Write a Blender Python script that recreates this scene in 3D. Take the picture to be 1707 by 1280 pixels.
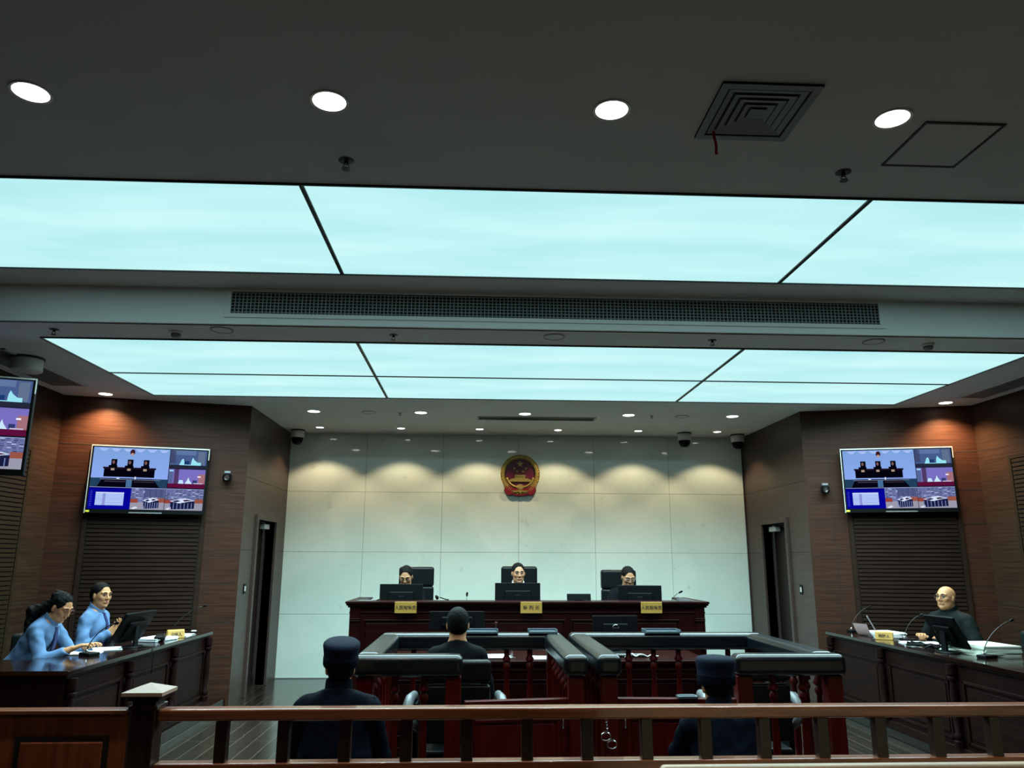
import bpy, bmesh, math, random
import numpy as np
from math import pi, sin, cos, radians as rad
from mathutils import Vector as V, Matrix, Euler
random.seed(7)
for _o in list(bpy.data.objects): bpy.data.objects.remove(_o)
S = bpy.context.scene
C = S.collection

# ------------------------------------------------------------------ camera
EYE = 1.70
F_PX = 1277.0
PITCH, YAW, ROLL = 0.2248, 0.0470, 0.00345
cam_d = bpy.data.cameras.new('camera'); cam = bpy.data.objects.new('camera', cam_d); C.objects.link(cam)
cam_d.sensor_width = 36; cam_d.lens = F_PX / 1707 * 36; cam_d.clip_start = .05
_f = V((sin(YAW)*cos(PITCH), cos(YAW)*cos(PITCH), sin(PITCH)))
_r = V((cos(YAW), -sin(YAW), 0)); _u = _r.cross(_f)
_r2 = _r*cos(ROLL) + _u*sin(ROLL); _u2 = -_r*sin(ROLL) + _u*cos(ROLL)
_m = Matrix((_r2, _u2, -_f)).transposed().to_4x4(); _m.translation = (0, 0, EYE)
cam.matrix_world = _m
S.camera = cam

# ------------------------------------------------------------------ world, exposure
S.view_settings.view_transform = 'Standard'; S.view_settings.look = 'None'
S.view_settings.gamma = 1; S.view_settings.exposure = 0.0; S.view_settings.use_curve_mapping = False
S.render.engine = 'CYCLES'
S.cycles.use_denoising = True
S.cycles.max_bounces = 6; S.cycles.diffuse_bounces = 3; S.cycles.glossy_bounces = 3
S.cycles.sample_clamp_indirect = 4
wd = bpy.data.worlds.new('world'); S.world = wd; wd.use_nodes = True
wd.node_tree.nodes['Background'].inputs[0].default_value = (.02, .025, .025, 1)
wd.node_tree.nodes['Background'].inputs[1].default_value = 1.0

# light levels
L_PANEL = 1.0        # luminous ceiling sheets
P_PANEL_AREA = 120    # watts per big luminous bay (extra area lamp added below the sheet)
P_ROW_NEAR = 42
P_ROW_MID = 16
P_WASH = 44
P_TV = 190

H2, H1 = 3.60, 3.91   # low ceiling over the court, higher ceiling nearer the gallery
XL, XR = -4.93, 6.20  # side walls
YW = 11.93            # marble wall
CX = 0.68             # axis of the room

# ------------------------------------------------------------------ materials
MATS = {}
def nd(m, t, **k):
    n = m.node_tree.nodes.new(t)
    for a, b in k.items(): setattr(n, a, b)
    return n
def mat(name, col, rough=.5, metal=0, spec=.5, coat=0, var=0, scale=8, stretch=(1, 1, 1), bump=0, emit=None, estr=0, alpha=1, sheen=0, trans=0):
    if name in MATS: return MATS[name]
    m = bpy.data.materials.new(name); m.use_nodes = True
    nt = m.node_tree; b = nt.nodes['Principled BSDF']; L = nt.links
    b.inputs['Base Color'].default_value = (*col, 1)
    b.inputs['Roughness'].default_value = rough; b.inputs['Metallic'].default_value = metal
    b.inputs['Specular IOR Level'].default_value = spec
    b.inputs['Coat Weight'].default_value = coat; b.inputs['Coat Roughness'].default_value = .08
    b.inputs['Sheen Weight'].default_value = sheen
    b.inputs['Transmission Weight'].default_value = trans
    tc = nd(m, 'ShaderNodeTexCoord'); mp = nd(m, 'ShaderNodeMapping'); mp.inputs['Scale'].default_value = stretch
    nz = nd(m, 'ShaderNodeTexNoise'); nz.inputs['Scale'].default_value = scale; nz.inputs['Detail'].default_value = 4
    L.new(tc.outputs['Object'], mp.inputs[0]); L.new(mp.outputs[0], nz.inputs['Vector'])
    if var:
        rp = nd(m, 'ShaderNodeValToRGB')
        rp.color_ramp.elements[0].position = .3; rp.color_ramp.elements[1].position = .7
        rp.color_ramp.elements[0].color = (*[c*(1-var) for c in col], 1)
        rp.color_ramp.elements[1].color = (*[min(1, c*(1+var)) for c in col], 1)
        L.new(nz.outputs['Fac'], rp.inputs[0]); L.new(rp.outputs[0], b.inputs['Base Color'])
    if bump:
        bp = nd(m, 'ShaderNodeBump'); bp.inputs['Strength'].default_value = bump; bp.inputs['Distance'].default_value = .01
        L.new(nz.outputs['Fac'], bp.inputs['Height']); L.new(bp.outputs[0], b.inputs['Normal'])
    if emit:
        b.inputs['Emission Color'].default_value = (*emit, 1); b.inputs['Emission Strength'].default_value = estr
    MATS[name] = m; return m
def wood(name, col, rough=.35, var=.45, ax=0, coat=0, scale=3, bump=.05, fine=40, spec=.5):
    """fine streaks running along axis ax"""
    st = [fine/3, fine/3, fine/3]; st[ax] = .7
    return mat(name, col, rough, var=var, scale=scale, stretch=tuple(st), coat=coat, bump=bump, spec=spec)

M_CEIL = mat('ceiling_paint', (.62, .61, .59), .85, var=.04, scale=1.2, spec=.2)
M_WHITE = mat('white_paint', (.86, .90, .88), .7, var=.03, scale=1.5, spec=.3)
M_DARKMET = mat('dark_metal', (.03, .03, .03), .45, metal=.4)
M_GREYMET = mat('grey_metal', (.20, .20, .20), .5, metal=.3)
M_CHROME = mat('chrome', (.75, .75, .77), .22, metal=1)
M_BLACKP = mat('black_plastic', (.003, .0034, .004), .5, spec=.10)
M_WHITEP = mat('white_plastic', (.62, .62, .58), .4)
M_WALLW = wood('wall_veneer', (.045, .0185, .011), .45, spec=.15, var=.38, ax=0, fine=60)
M_WALLS = wood('wall_veneer_side', (.032, .017, .010), .45, spec=.15, var=.38, ax=1, fine=60)
M_WINGW = wood('wing_veneer', (.056, .035, .029), .38, spec=.25, var=.25, ax=1, fine=60)
M_SLAT = wood('slat_veneer', (.024, .012, .008), .45, spec=.12, var=.3, ax=0, fine=50)
M_SLATS = wood('slat_veneer_side', (.024, .015, .008), .45, spec=.12, var=.3, ax=1, fine=50)
M_GROOVE = mat('groove_black', (.006, .004, .004), .8)
M_BENCH = wood('red_black_lacquer', (.012, .0016, .0016), .36, var=.35, ax=0, coat=.03, spec=.10, fine=30)
M_DESK = wood('dark_desk_lacquer', (.010, .0035, .003), .14, var=.35, ax=1, coat=.3, spec=.35, fine=30)
M_DESKB = wood('desk_body_lacquer', (.010, .003, .0025), .5, var=.35, ax=1, spec=.08, fine=30)
M_DOCK = wood('dock_red_lacquer', (.060, .0030, .0022), .36, var=.35, ax=2, coat=.05, spec=.18, fine=30)
M_RAIL = wood('rail_wood', (.27, .085, .036), .26, var=.4, ax=0, coat=.6, fine=30)
M_POST = wood('rail_post_wood', (.030, .012, .008), .4, var=.35, ax=2, coat=.1, fine=30)
M_PANEL = wood('gallery_panel_wood', (.27, .072, .026), .35, var=.3, ax=2, coat=.15, fine=26)
M_LEATH = mat('navy_black_leather', (.002, .0048, .0070), .25, bump=.05, scale=60, spec=.6)
M_CHAIRL = mat('black_chair_leather', (.003, .004, .0045), .38, bump=.08, scale=40, spec=.22)
M_CHAIRG = mat('green_black_leather', (.004, .010, .009), .45, bump=.08, scale=40)
M_GOLDP = mat('gold_plate', (.42, .235, .05), .35, metal=.25, var=.08, scale=6)
M_INK = mat('dark_ink', (.03, .012, .006), .6)
M_PAPER = mat('paper', (.78, .82, .84), .7, var=.03, scale=20)
M_PAPERG = mat('paper_cream', (.62, .68, .58), .7, var=.05, scale=20)
M_SKIN = mat('skin', (.46, .215, .095), .55, var=.08, scale=12, spec=.35)
M_SKIN2 = mat('skin_tan', (.36, .17, .085), .55, var=.08, scale=12, spec=.35)
M_LIP = mat('lips', (.38, .13, .10), .45)
M_HAIR = mat('black_hair', (.004, .0038, .0038), .65, spec=.08, bump=.5, scale=30, stretch=(4, 4, .6))
M_SHIRT = mat('light_blue_shirt', (.095, .175, .32), .8, var=.16, scale=9, bump=.6, spec=.2)
M_TIE = mat('navy_tie', (.010, .018, .085), .55)
M_ROBE = mat('black_robe', (.003, .003, .0045), .8, spec=.06, bump=.3, scale=6)
M_TEE = mat('black_tshirt', (.004, .005, .0065), .8, spec=.06, bump=.3, scale=6)
M_GREENR = mat('dark_green_grey_robe', (.005, .0075, .0072), .75, spec=.08, bump=.4, scale=5, var=.2)
M_UNIF = mat('navy_uniform', (.0018, .0036, .009), .8, spec=.05, bump=.35, scale=6, var=.2)
M_CAP = mat('navy_cap_cloth', (.004, .008, .022), .8, spec=.10, bump=.2, scale=60)
M_PANTS = mat('dark_trousers', (.012, .014, .02), .8)
M_SHOE = mat('black_shoe', (.01, .01, .01), .3)
M_EYEW = mat('eye_white', (.17, .15, .13), .7, spec=.1)
M_EYED = mat('eye_dark', (.015, .01, .008), .2)
M_RED = mat('red_ribbon', (.75, .02, .03), .5)
M_EMRED = mat('emblem_red', (.11, .003, .028), .33, var=.4, scale=90)
M_EMRED2 = mat('emblem_ribbon_red', (.18, .003, .010), .35)
M_EMGOLD = mat('emblem_gold', (.42, .31, .08), .35, metal=.5, var=.3, scale=60)
M_YELLOW = mat('yellow_sticker', (.75, .7, .05), .5)
M_GREYG = mat('grey_glass_tray', (.07, .105, .13), .2, spec=.8)

def emis(name, col, s):
    if name in MATS: return MATS[name]
    m = bpy.data.materials.new(name); m.use_nodes = True; nt = m.node_tree; nt.nodes.clear()
    e = nd(m, 'ShaderNodeEmission'); o = nd(m, 'ShaderNodeOutputMaterial')
    e.inputs[0].default_value = (*col, 1); e.inputs[1].default_value = s
    nt.links.new(e.outputs[0], o.inputs[0]); MATS[name] = m; return m
def panel_mat():
    m = emis('luminous_sheet', (.53, .93, .94), L_PANEL)
    nt = m.node_tree; L = nt.links; e = [n for n in nt.nodes if n.type == 'EMISSION'][0]
    tc = nd(m, 'ShaderNodeTexCoord'); mp = nd(m, 'ShaderNodeMapping'); mp.inputs['Scale'].default_value = (.35, 1.6, 1)
    nz = nd(m, 'ShaderNodeTexNoise'); nz.inputs['Scale'].default_value = 1.3; nz.inputs['Detail'].default_value = 2
    rp = nd(m, 'ShaderNodeValToRGB')
    rp.color_ramp.elements[0].position = .3; rp.color_ramp.elements[0].color = (.45, .84, .87, 1)
    rp.color_ramp.elements[1].position = .72; rp.color_ramp.elements[1].color = (.63, .97, .97, 1)
    L.new(tc.outputs['Object'], mp.inputs[0]); L.new(mp.outputs[0], nz.inputs['Vector']); L.new(nz.outputs[0], rp.inputs[0]); L.new(rp.outputs[0], e.inputs[0])
    return m
M_SHEET = panel_mat()
M_LAMP = emis('lamp_disc', (1, .98, .92), 9.0)

def marble_mat():
    m = mat('pale_marble', (.64, .70, .63), .05, spec=.5)
    nt = m.node_tree; L = nt.links; b = nt.nodes['Principled BSDF']
    tc = nd(m, 'ShaderNodeTexCoord')
    n1 = nd(m, 'ShaderNodeTexNoise'); n1.inputs['Scale'].default_value = 1.1; n1.inputs['Detail'].default_value = 5; n1.inputs['Distortion'].default_value = 1.0
    r1 = nd(m, 'ShaderNodeValToRGB'); r1.color_ramp.elements[0].position = .35; r1.color_ramp.elements[0].color = (.61, .73, .66, 1)
    r1.color_ramp.elements[1].position = .65; r1.color_ramp.elements[1].color = (.71, .80, .73, 1)
    n2 = nd(m, 'ShaderNodeTexNoise'); n2.inputs['Scale'].default_value = 4.2; n2.inputs['Detail'].default_value = 9; n2.inputs['Roughness'].default_value = .72
    r2 = nd(m, 'ShaderNodeValToRGB'); r2.color_ramp.elements[0].position = .60; r2.color_ramp.elements[0].color = (0, 0, 0, 1)
    r2.color_ramp.elements[1].position = .70; r2.color_ramp.elements[1].color = (1, 1, 1, 1)
    mx = nd(m, 'ShaderNodeMixRGB'); mx.inputs[2].default_value = (.42, .43, .36, 1)
    mu = nd(m, 'ShaderNodeMath', operation='MULTIPLY'); mu.inputs[1].default_value = .55
    for n in (n1, n2): L.new(tc.outputs['Object'], n.inputs['Vector'])
    L.new(n1.outputs[0], r1.inputs[0]); L.new(n2.outputs[0], r2.inputs[0]); L.new(r2.outputs[0], mu.inputs[0])
    L.new(mu.outputs[0], mx.inputs[0]); L.new(r1.outputs[0], mx.inputs[1]); L.new(mx.outputs[0], b.inputs['Base Color'])
    return m
M_MARBLE = marble_mat()
def floor_mat():
    m = mat('plank_floor', (.10, .085, .07), .2, spec=.5)
    nt = m.node_tree; L = nt.links; b = nt.nodes['Principled BSDF']
    tc = nd(m, 'ShaderNodeTexCoord'); mp = nd(m, 'ShaderNodeMapping'); mp.inputs['Rotation'].default_value = (0, 0, pi/2)
    br = nd(m, 'ShaderNodeTexBrick'); br.inputs['Scale'].default_value = 1; br.inputs['Brick Width'].default_value = 1.6; br.inputs['Row Height'].default_value = .16
    br.inputs['Mortar Size'].default_value = .0035; br.inputs['Mortar Smooth'].default_value = .1
    br.inputs['Color1'].default_value = (.022, .016, .012, 1); br.inputs['Color2'].default_value = (.032, .024, .018, 1); br.inputs['Mortar'].default_value = (.13, .10, .075, 1)
    L.new(tc.outputs['Object'], mp.inputs[0]); L.new(mp.outputs[0], br.inputs['Vector'])
    mp2 = nd(m, 'ShaderNodeMapping'); mp2.inputs['Scale'].default_value = (12, .8, 1)
    nz = nd(m, 'ShaderNodeTexNoise'); nz.inputs['Scale'].default_value = 2
    L.new(tc.outputs['Object'], mp2.inputs[0]); L.new(mp2.outputs[0], nz.inputs['Vector'])
    mx = nd(m, 'ShaderNodeMixRGB', blend_type='MULTIPLY'); mx.inputs[0].default_value = .6
    L.new(br.outputs[0], mx.inputs[1]); L.new(nz.outputs[0], mx.inputs[2]); L.new(mx.outputs[0], b.inputs['Base Color'])
    return m
M_FLOOR = floor_mat()

# ------------------------------------------------------------------ helpers
def link(name, me, m=None, parent=None, loc=(0, 0, 0), rot=(0, 0, 0)):
    o = bpy.data.objects.new(name, me); C.objects.link(o)
    if m is not None:
        for q in (m if isinstance(m, (list, tuple)) else [m]): me.materials.append(q)
    o.parent = parent; o.location = loc; o.rotation_euler = rot
    return o
def thing(name, label, cat, loc=(0, 0, 0), rz=0, group=None):
    o = bpy.data.objects.new(name, None); C.objects.link(o); o.empty_display_size = .1
    o.location = loc; o.rotation_euler = (0, 0, rz); o['label'] = label; o['category'] = cat
    if group: o['group'] = group
    return o
def tag(o, label, cat, group=None):
    o['label'] = label; o['category'] = cat
    if group: o['group'] = group
    return o
def struct(o): o['kind'] = 'structure'; return o
def dup(root, loc=None, rz=None, label=None, group=None):
    r = root.copy(); C.objects.link(r)
    if loc is not None: r.location = loc
    if rz is not None: r.rotation_euler = (0, 0, rz)
    if label: r['label'] = label
    if group: r['group'] = group
    for ch in list(root.children):
        c = ch.copy(); C.objects.link(c); c.parent = r
        for g in ch.children:
            d = g.copy(); C.objects.link(d); d.parent = c
    return r
class MB:
    def __init__(s): s.v = []; s.f = []; s.mi = []; s.cur = 0
    def add(s, vs, fs):
        b = len(s.v); s.v += [tuple(v) for v in vs]; s.f += [[b+i for i in f] for f in fs]; s.mi += [s.cur]*len(fs); return s
    def box(s, x0, x1, y0, y1, z0, z1, M=None):
        vs = [V((x, y, z)) for z in (z0, z1) for y in (y0, y1) for x in (x0, x1)]
        if M is not None: vs = [M @ v for v in vs]
        return s.add(vs, [(0, 2, 3, 1), (4, 5, 7, 6), (0, 1, 5, 4), (2, 6, 7, 3), (0, 4, 6, 2), (1, 3, 7, 5)])
    def cbox(s, c, sz, M=None):
        return s.box(c[0]-sz[0]/2, c[0]+sz[0]/2, c[1]-sz[1]/2, c[1]+sz[1]/2, c[2]-sz[2]/2, c[2]+sz[2]/2, M)
    def lathe(s, prof, c=(0, 0, 0), n=20, M=None, sy=1):
        """profile [(r,z)...] about Z"""
        vs = []; fs = []
        for r, z in prof:
            for i in range(n):
                a = 2*pi*i/n; vs.append(V((c[0]+r*cos(a), c[1]+sy*r*sin(a), c[2]+z)))
        k = len(prof)
        for j in range(k-1):
            for i in range(n):
                i2 = (i+1) % n; fs.append((j*n+i, j*n+i2, (j+1)*n+i2, (j+1)*n+i))
        fs.append(tuple(range(n-1, -1, -1))); fs.append(tuple(range((k-1)*n, k*n)))
        if M is not None: vs = [M @ v for v in vs]
        return s.add(vs, fs)
    def tube(s, pts, r, n=8, closed=False):
        pts = [V(p) for p in pts]; k = len(pts); rs = r if isinstance(r, (list, tuple)) else [r]*k
        vs = []; fs = []; up = None
        for i, p in enumerate(pts):
            if closed: t = pts[(i+1) % k]-pts[i-1]
            else: t = pts[min(i+1, k-1)]-pts[max(i-1, 0)]
            t.normalize()
            if up is None: up = t.orthogonal().normalized()
            up = (up - t*up.dot(t)).normalized(); w = t.cross(up)
            for j in range(n):
                a = 2*pi*j/n; vs.append(p + (up*cos(a)+w*sin(a))*rs[i])
        for i in range(k if closed else k-1):
            i2 = (i+1) % k
            for j in range(n):
                j2 = (j+1) % n; fs.append((i*n+j, i*n+j2, i2*n+j2, i2*n+j))
        if not closed: fs.append(tuple(range(n-1, -1, -1))); fs.append(tuple(range((k-1)*n, k*n)))
        return s.add(vs, fs)
    def prism(s, poly, z0, z1, M=None):
        """poly in XY extruded z0..z1, then M"""
        n = len(poly); vs = [V((x, y, z0)) for x, y in poly]+[V((x, y, z1)) for x, y in poly]
        if M is not None: vs = [M @ v for v in vs]
        fs = [tuple(range(n-1, -1, -1)), tuple(range(n, 2*n))]+[(i, (i+1) % n, n+(i+1) % n, n+i) for i in range(n)]
        return s.add(vs, fs)
    def build(s, name, m, parent=None, bevel=0, smooth=False, seg=2, loc=(0, 0, 0), rot=(0, 0, 0), fix=True):
        me = bpy.data.meshes.new(name); me.from_pydata(s.v, [], s.f); me.update()
        if fix:
            bm = bmesh.new(); bm.from_mesh(me); bmesh.ops.recalc_face_normals(bm, faces=bm.faces); bm.to_mesh(me); bm.free()
        o = link(name, me, m, parent, loc, rot)
        me.polygons.foreach_set('material_index', s.mi)
        if smooth:
            me.polygons.foreach_set('use_smooth', [True]*len(me.polygons))
            if smooth == 'auto': me.set_sharp_from_angle(angle=rad(40))
        if bevel:
            b = o.modifiers.new('bevel', 'BEVEL'); b.width = bevel; b.segments = seg; b.limit_method = 'ANGLE'
            me.polygons.foreach_set('use_smooth', [True]*len(me.polygons)); b.harden_normals = True
            me.set_sharp_from_angle(angle=rad(40))
        return o
def T(x=0, y=0, z=0): return Matrix.Translation((x, y, z))
def Rx(a): return Matrix.Rotation(a, 4, 'X')
def Ry(a): return Matrix.Rotation(a, 4, 'Y')
def Rz(a): return Matrix.Rotation(a, 4, 'Z')
# M that maps XY-plane prisms (x->x, y->z, extrude -> -y): faces -Y
UPR = Rx(pi/2)
def text(name, s, size, m, parent, M, depth=.0015, sx=1, bold=0):
    cu = bpy.data.curves.new(name, 'FONT'); cu.body = s; cu.size = size; cu.align_x = 'CENTER'; cu.align_y = 'CENTER'; cu.extrude = depth; cu.offset = bold
    t = bpy.data.objects.new(name+'_tmp', cu); C.objects.link(t)
    dg = bpy.context.evaluated_depsgraph_get(); me = bpy.data.meshes.new_from_object(t.evaluated_get(dg))
    bpy.data.objects.remove(t); me.transform(M @ Matrix.Diagonal((sx, 1, 1, 1)))
    me.materials.clear()
    return link(name, me, m, parent)

def area(name, loc, sx, sy, power, col, spread, rot=(0, 0, 0), parent=None):
    l = bpy.data.lights.new(name, 'AREA'); l.shape = 'RECTANGLE'; l.size = sx; l.size_y = sy; l.energy = power; l.color = col; l.spread = spread
    o = bpy.data.objects.new(name, l); C.objects.link(o); o.location = loc; o.rotation_euler = rot; o.parent = parent; return o
def spot(name, loc, power, col, size, blend, radius, parent=None):
    l = bpy.data.lights.new(name, 'SPOT'); l.energy = power; l.color = col; l.spot_size = size; l.spot_blend = blend; l.shadow_soft_size = radius
    o = bpy.data.objects.new(name, l); C.objects.link(o); o.location = loc; o.parent = parent; return o
def lobj(o): o['kind'] = 'structure'; return o

# ------------------------------------------------------------------ big luminous bays (and the area lamps added under them)
COOL = (.62, .95, 1.0)
bays = [(-3.85, -1.09), (-1.07, 2.44), (2.46, 5.20)]
bay_name = ['left', 'middle', 'right']
for row, (y0, y1, z, rn) in enumerate(((4.31, 5.80, H1, 'near ceiling'), (6.70, 9.13, H2, 'far ceiling over the bench'))):
    for i, (a, b) in enumerate(bays):
        segs = [(y0, y1)] if row == 0 else [(y0, 8.0-.008), (8.0+.008, y1)]
        for k, (c, d) in enumerate(segs):
            where = '' if row == 0 else (', front half' if k == 0 else ', rear half')
            t = thing('ceiling_light', f'glowing pale cyan ceiling panel, {bay_name[i]} bay of the {rn}{where}', 'light panel', ((a+b)/2, (c+d)/2, z), group='luminous ceiling panels')
            w, h = (b-a)/2-.004, (d-c)/2
            MB().box(-w, w, -h, h, -.002, .012).build('diffuser_sheet', M_SHEET, t)
            MB().box(-w-.012, w+.012, -h-.012, -h, -.012, .02).box(-w-.012, w+.012, h, h+.012, -.012, .02).box(-w-.012, -w, -h, h, -.012, .02).box(w, w+.012, -h, h, -.012, .02).build('frame', M_DARKMET, t)
            area('panel_boost_lamp', (0, 0, -.015), 2*w-.05, 2*h-.05, P_PANEL_AREA*(.40 if row == 0 else 1.45)*(w*h*4)/5.2, COOL, rad(122 if row == 0 else 150), parent=t)  # added lamp boosting the sheet's light; limited spread hides it from the camera

# ------------------------------------------------------------------ shell
YB = -4.0
struct(MB().box(XL-.3, XR+.3, YB-.3, YW+.3, -.2, 0).build('floor', M_FLOOR))
# low ceiling (slab with openings left for the luminous bays: built as strips round them)
mb = MB()
PX0, PX1 = -3.865, 5.215
mb.box(XL-.1, XR+.1, 6.23, 6.685, H2, H2+.1)
mb.box(XL-.1, PX0, 6.685, 9.145, H2, H2+.1); mb.box(PX1, XR+.1, 6.685, 9.145, H2, H2+.1)
mb.box(XL-.1, XR+.1, 9.145, YW+.1, H2, H2+.1)
mb.box(PX0, PX1, 6.685, 9.145, H2+.08, H2+.1)
struct(mb.build('ceiling', M_CEIL))
mb = MB()
mb.box(XL-.1, XR+.1, YB-.1, 4.295, H1, H1+.1)
mb.box(XL-.1, PX0, 4.295, 5.815, H1, H1+.1); mb.box(PX1, XR+.1, 4.295, 5.815, H1, H1+.1)
mb.box(XL-.1, XR+.1, 5.815, 6.25, H1, H1+.1)
mb.box(PX0, PX1, 4.295, 5.815, H1+.08, H1+.1)
o = struct(mb.build('ceiling', M_CEIL)); 
# step between the two ceilings, a pale vertical fascia
struct(MB().box(XL-.1, XR+.1, 6.2, 6.26, H2-.0, H1).build('trim_1', M_WHITE))
# marble wall: slabs
mb = MB()
sx = [-2.87+1.18*i for i in range(7)]; sz = [0, .9, 1.8, 2.7, 3.60]
for i in range(6):
    for j in range(4): mb.box(sx[i]+.002, sx[i+1]-.002, YW, YW+.03, sz[j]+.002, sz[j+1]-.002)
mb.cur = 1; mb.box(-2.9, 4.25, YW+.03, YW+.15, 0, 3.7)
struct(mb.build('wall_back', [M_MARBLE, M_GREYMET]))
# wings beside the marble, with their doorways
def wing(X, out, y0, dy0, dy1, ztop, nm):
    """wall in the plane X=const, thickness going to 'out'"""
    a, b = sorted((X, X+out*.12)); mb = MB()
    mb.box(a, b, y0, dy0, 0, H2); mb.box(a, b, dy1, YW+.03, 0, H2); mb.box(a, b, dy0, dy1, ztop, H2)
    mb.cur = 1   # joints of the veneer boards
    e = .0015
    for z in (2.70, 1.8):
        for p, q in ((y0+.01, dy0), (dy1, YW)) if z < ztop else ((y0+.01, YW),):
            mb.box(X-e if out > 0 else X-.002, X+.002 if out > 0 else X+e, p, q, z-.003, z+.003)
    return struct(mb.build(nm, [M_WINGW, M_GROOVE]))
wing(-2.87, -1, 9.77, 10.40, 11.32, 2.20, 'wall_wing_left')
wing(4.23, 1, 9.68, 10.40, 11.25, 2.20, 'wall_wing_right')
def doorway(X, out, dy0, dy1, ztop, nm, leaf_open):
    t = bpy.data.objects.new(nm, None); C.objects.link(t); t['kind'] = 'structure'; t.location = (X, dy0, 0)
    w = dy1-dy0; s = -out
    fr = MB()
    def bx(m_, x0, x1, *r): m_.box(min(x0, x1), max(x0, x1), *r)
    bx(fr, s*.03, -s*.14, -.07, 0.0, 0, ztop+.07); bx(fr, s*.03, -s*.14, w, w+.07, 0, ztop+.07); bx(fr, s*.03, -s*.14, 0, w, ztop, ztop+.07)
    fr.build('door_frame', M_WINGW, t, bevel=.006)
    lf = MB(); bx(lf, -s*.16, -s*.20, 0.0, w, 0, ztop); lf.build('opening_sheet', mat('opening_shade', (.010, .004, .003), .5), t)  # dark sheet standing in for the unlit space behind the open doorway
    cl = MB(); bx(cl, -s*.05, -s*.12, w-.34, w-.08, ztop-.10, ztop-.03); cl.build('door_closer', M_WHITEP, t, bevel=.006)
    return t
doorway(-2.87, -1, 10.40, 11.32, 2.20, 'door_1', False)
doorway(4.23, 1, 10.40, 11.25, 2.20, 'door_2', True)
# angled walls behind the screens + long side walls
def wall_seg(A, B, nm, m, th=.12, H=H2, joints=(), vj=()):
    A = V((*A, 0)); B = V((*B, 0)); d = B-A; L = d.length; ang = math.atan2(d.y, d.x)
    mb = MB(); mb.box(0, L, 0, th, 0, H)
    mb.cur = 1
    for z in joints: mb.box(.01, L-.01, -.0015, .001, z-.003, z+.003)
    for x, z0, z1 in vj: mb.box(x-.003, x+.003, -.0015, .001, z0, z1)
    return struct(mb.build(nm, [m, M_GROOVE], loc=tuple(A), rot=(0, 0, ang))), ang, L
TL = ((-4.98, 9.21), (-2.87, 9.77)); TR = ((4.23, 9.68), (6.27, 9.13))
jz = (3.02, 2.55, 2.14, 1.75, 1.40, .95, .55)
wl, angL, LL = wall_seg(*TL, 'wall_tv_left', M_WALLW, joints=jz[:2]+jz[2:], vj=[(1.80, 0, 3.02)])
wr, angR, LR = wall_seg(*TR, 'wall_tv_right', M_WALLW, joints=jz, vj=[(.30, 0, 3.02)])
def side_wall(X, s, nm):
    mb = MB(); a, b = sorted((X, X+s*.12)); mb.box(a, b, YB, 9.3, 0, H1+.05); mb.cur = 1
    for z in (3.02, 2.14, 1.2):
        mb.box(X-.0015, X+.0015, YB, 9.2, z-.003, z+.003)
    return struct(mb.build(nm, [M_WALLS, M_GROOVE]))
side_wall(XL, -1, 'wall_left'); side_wall(XR, 1, 'wall_right')
struct(MB().box(XL-.1, XR+.1, YB-.12, YB, 0, H1+.1).build('wall_front', M_WALLS))
# slatted acoustic panels
def slat_panel(L, z0, z1, parent, m, label, loc=(0, 0, 0), rz=0, pitch=.048):
    t = thing('slat_panel', label, 'wall panel', loc, rz, 'slatted wall panels')
    mb = MB(); mb.cur = 1; mb.box(0, L, -.006, 0, z0, z1); mb.cur = 0
    n = int((z1-z0)/pitch)
    for i in range(n): mb.box(.012, L-.012, -.022, -.006, z0+i*pitch+.013, z0+(i+1)*pitch)
    mb.build('slats', [m, M_GROOVE], t)
    MB().box(-.05, .0, -.026, 0, z0-.05, z1+.05).box(L, L+.05, -.026, 0, z0-.05, z1+.05).box(0, L, -.026, 0, z1, z1+.05).box(0, L, -.026, 0, z0-.05, z0).build('border', m, t, bevel=.003)
    return t
def on_seg(A, ang, x, off=0):
    return (A[0]+x*cos(ang)+off*sin(ang), A[1]+x*sin(ang)-off*cos(ang), 0)
slat_panel(1.24, .25, 2.95, None, M_SLAT, 'brown horizontal slat panel on the wall behind and under the left wall screen', on_seg(TL[0], angL, .46), angL)
slat_panel(1.20, .25, 2.95, None, M_SLAT, 'brown horizontal slat panel on the wall behind and under the right wall screen', on_seg(TR[0], angR, .52), angR)
slat_panel(1.9, .25, 2.85, None, M_SLATS, 'slatted panel on the left side wall beside the hanging screen', (XL, 6.75, 0), pi/2)
slat_panel(1.9, .25, 2.85, None, M_SLATS, 'slatted panel on the right side wall at the frame edge', (XR, 8.55, 0), -pi/2)
# low plinths under the side desks
struct(MB().box(XL+.005, -2.90, 5.2, 9.18, 0, .10).prism([(XL+.06, 9.18), (-2.90, 9.18), (-2.90, 9.74)], 0, .10).build('trim_2', M_DESK, bevel=.004))
struct(MB().box(4.14, XR-.005, 5.2, 9.08, 0, .10).build('trim_3', M_DESK, bevel=.004))
struct(MB().box(-1.0, 2.3, 9.0, 11.9, 0, .30).build('trim_4', M_FLOOR))
# skirting
struct(MB().box(-2.87, 4.23, YW-.012, YW, 0, .012).build('baseboard_back', M_GREYMET))

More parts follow.
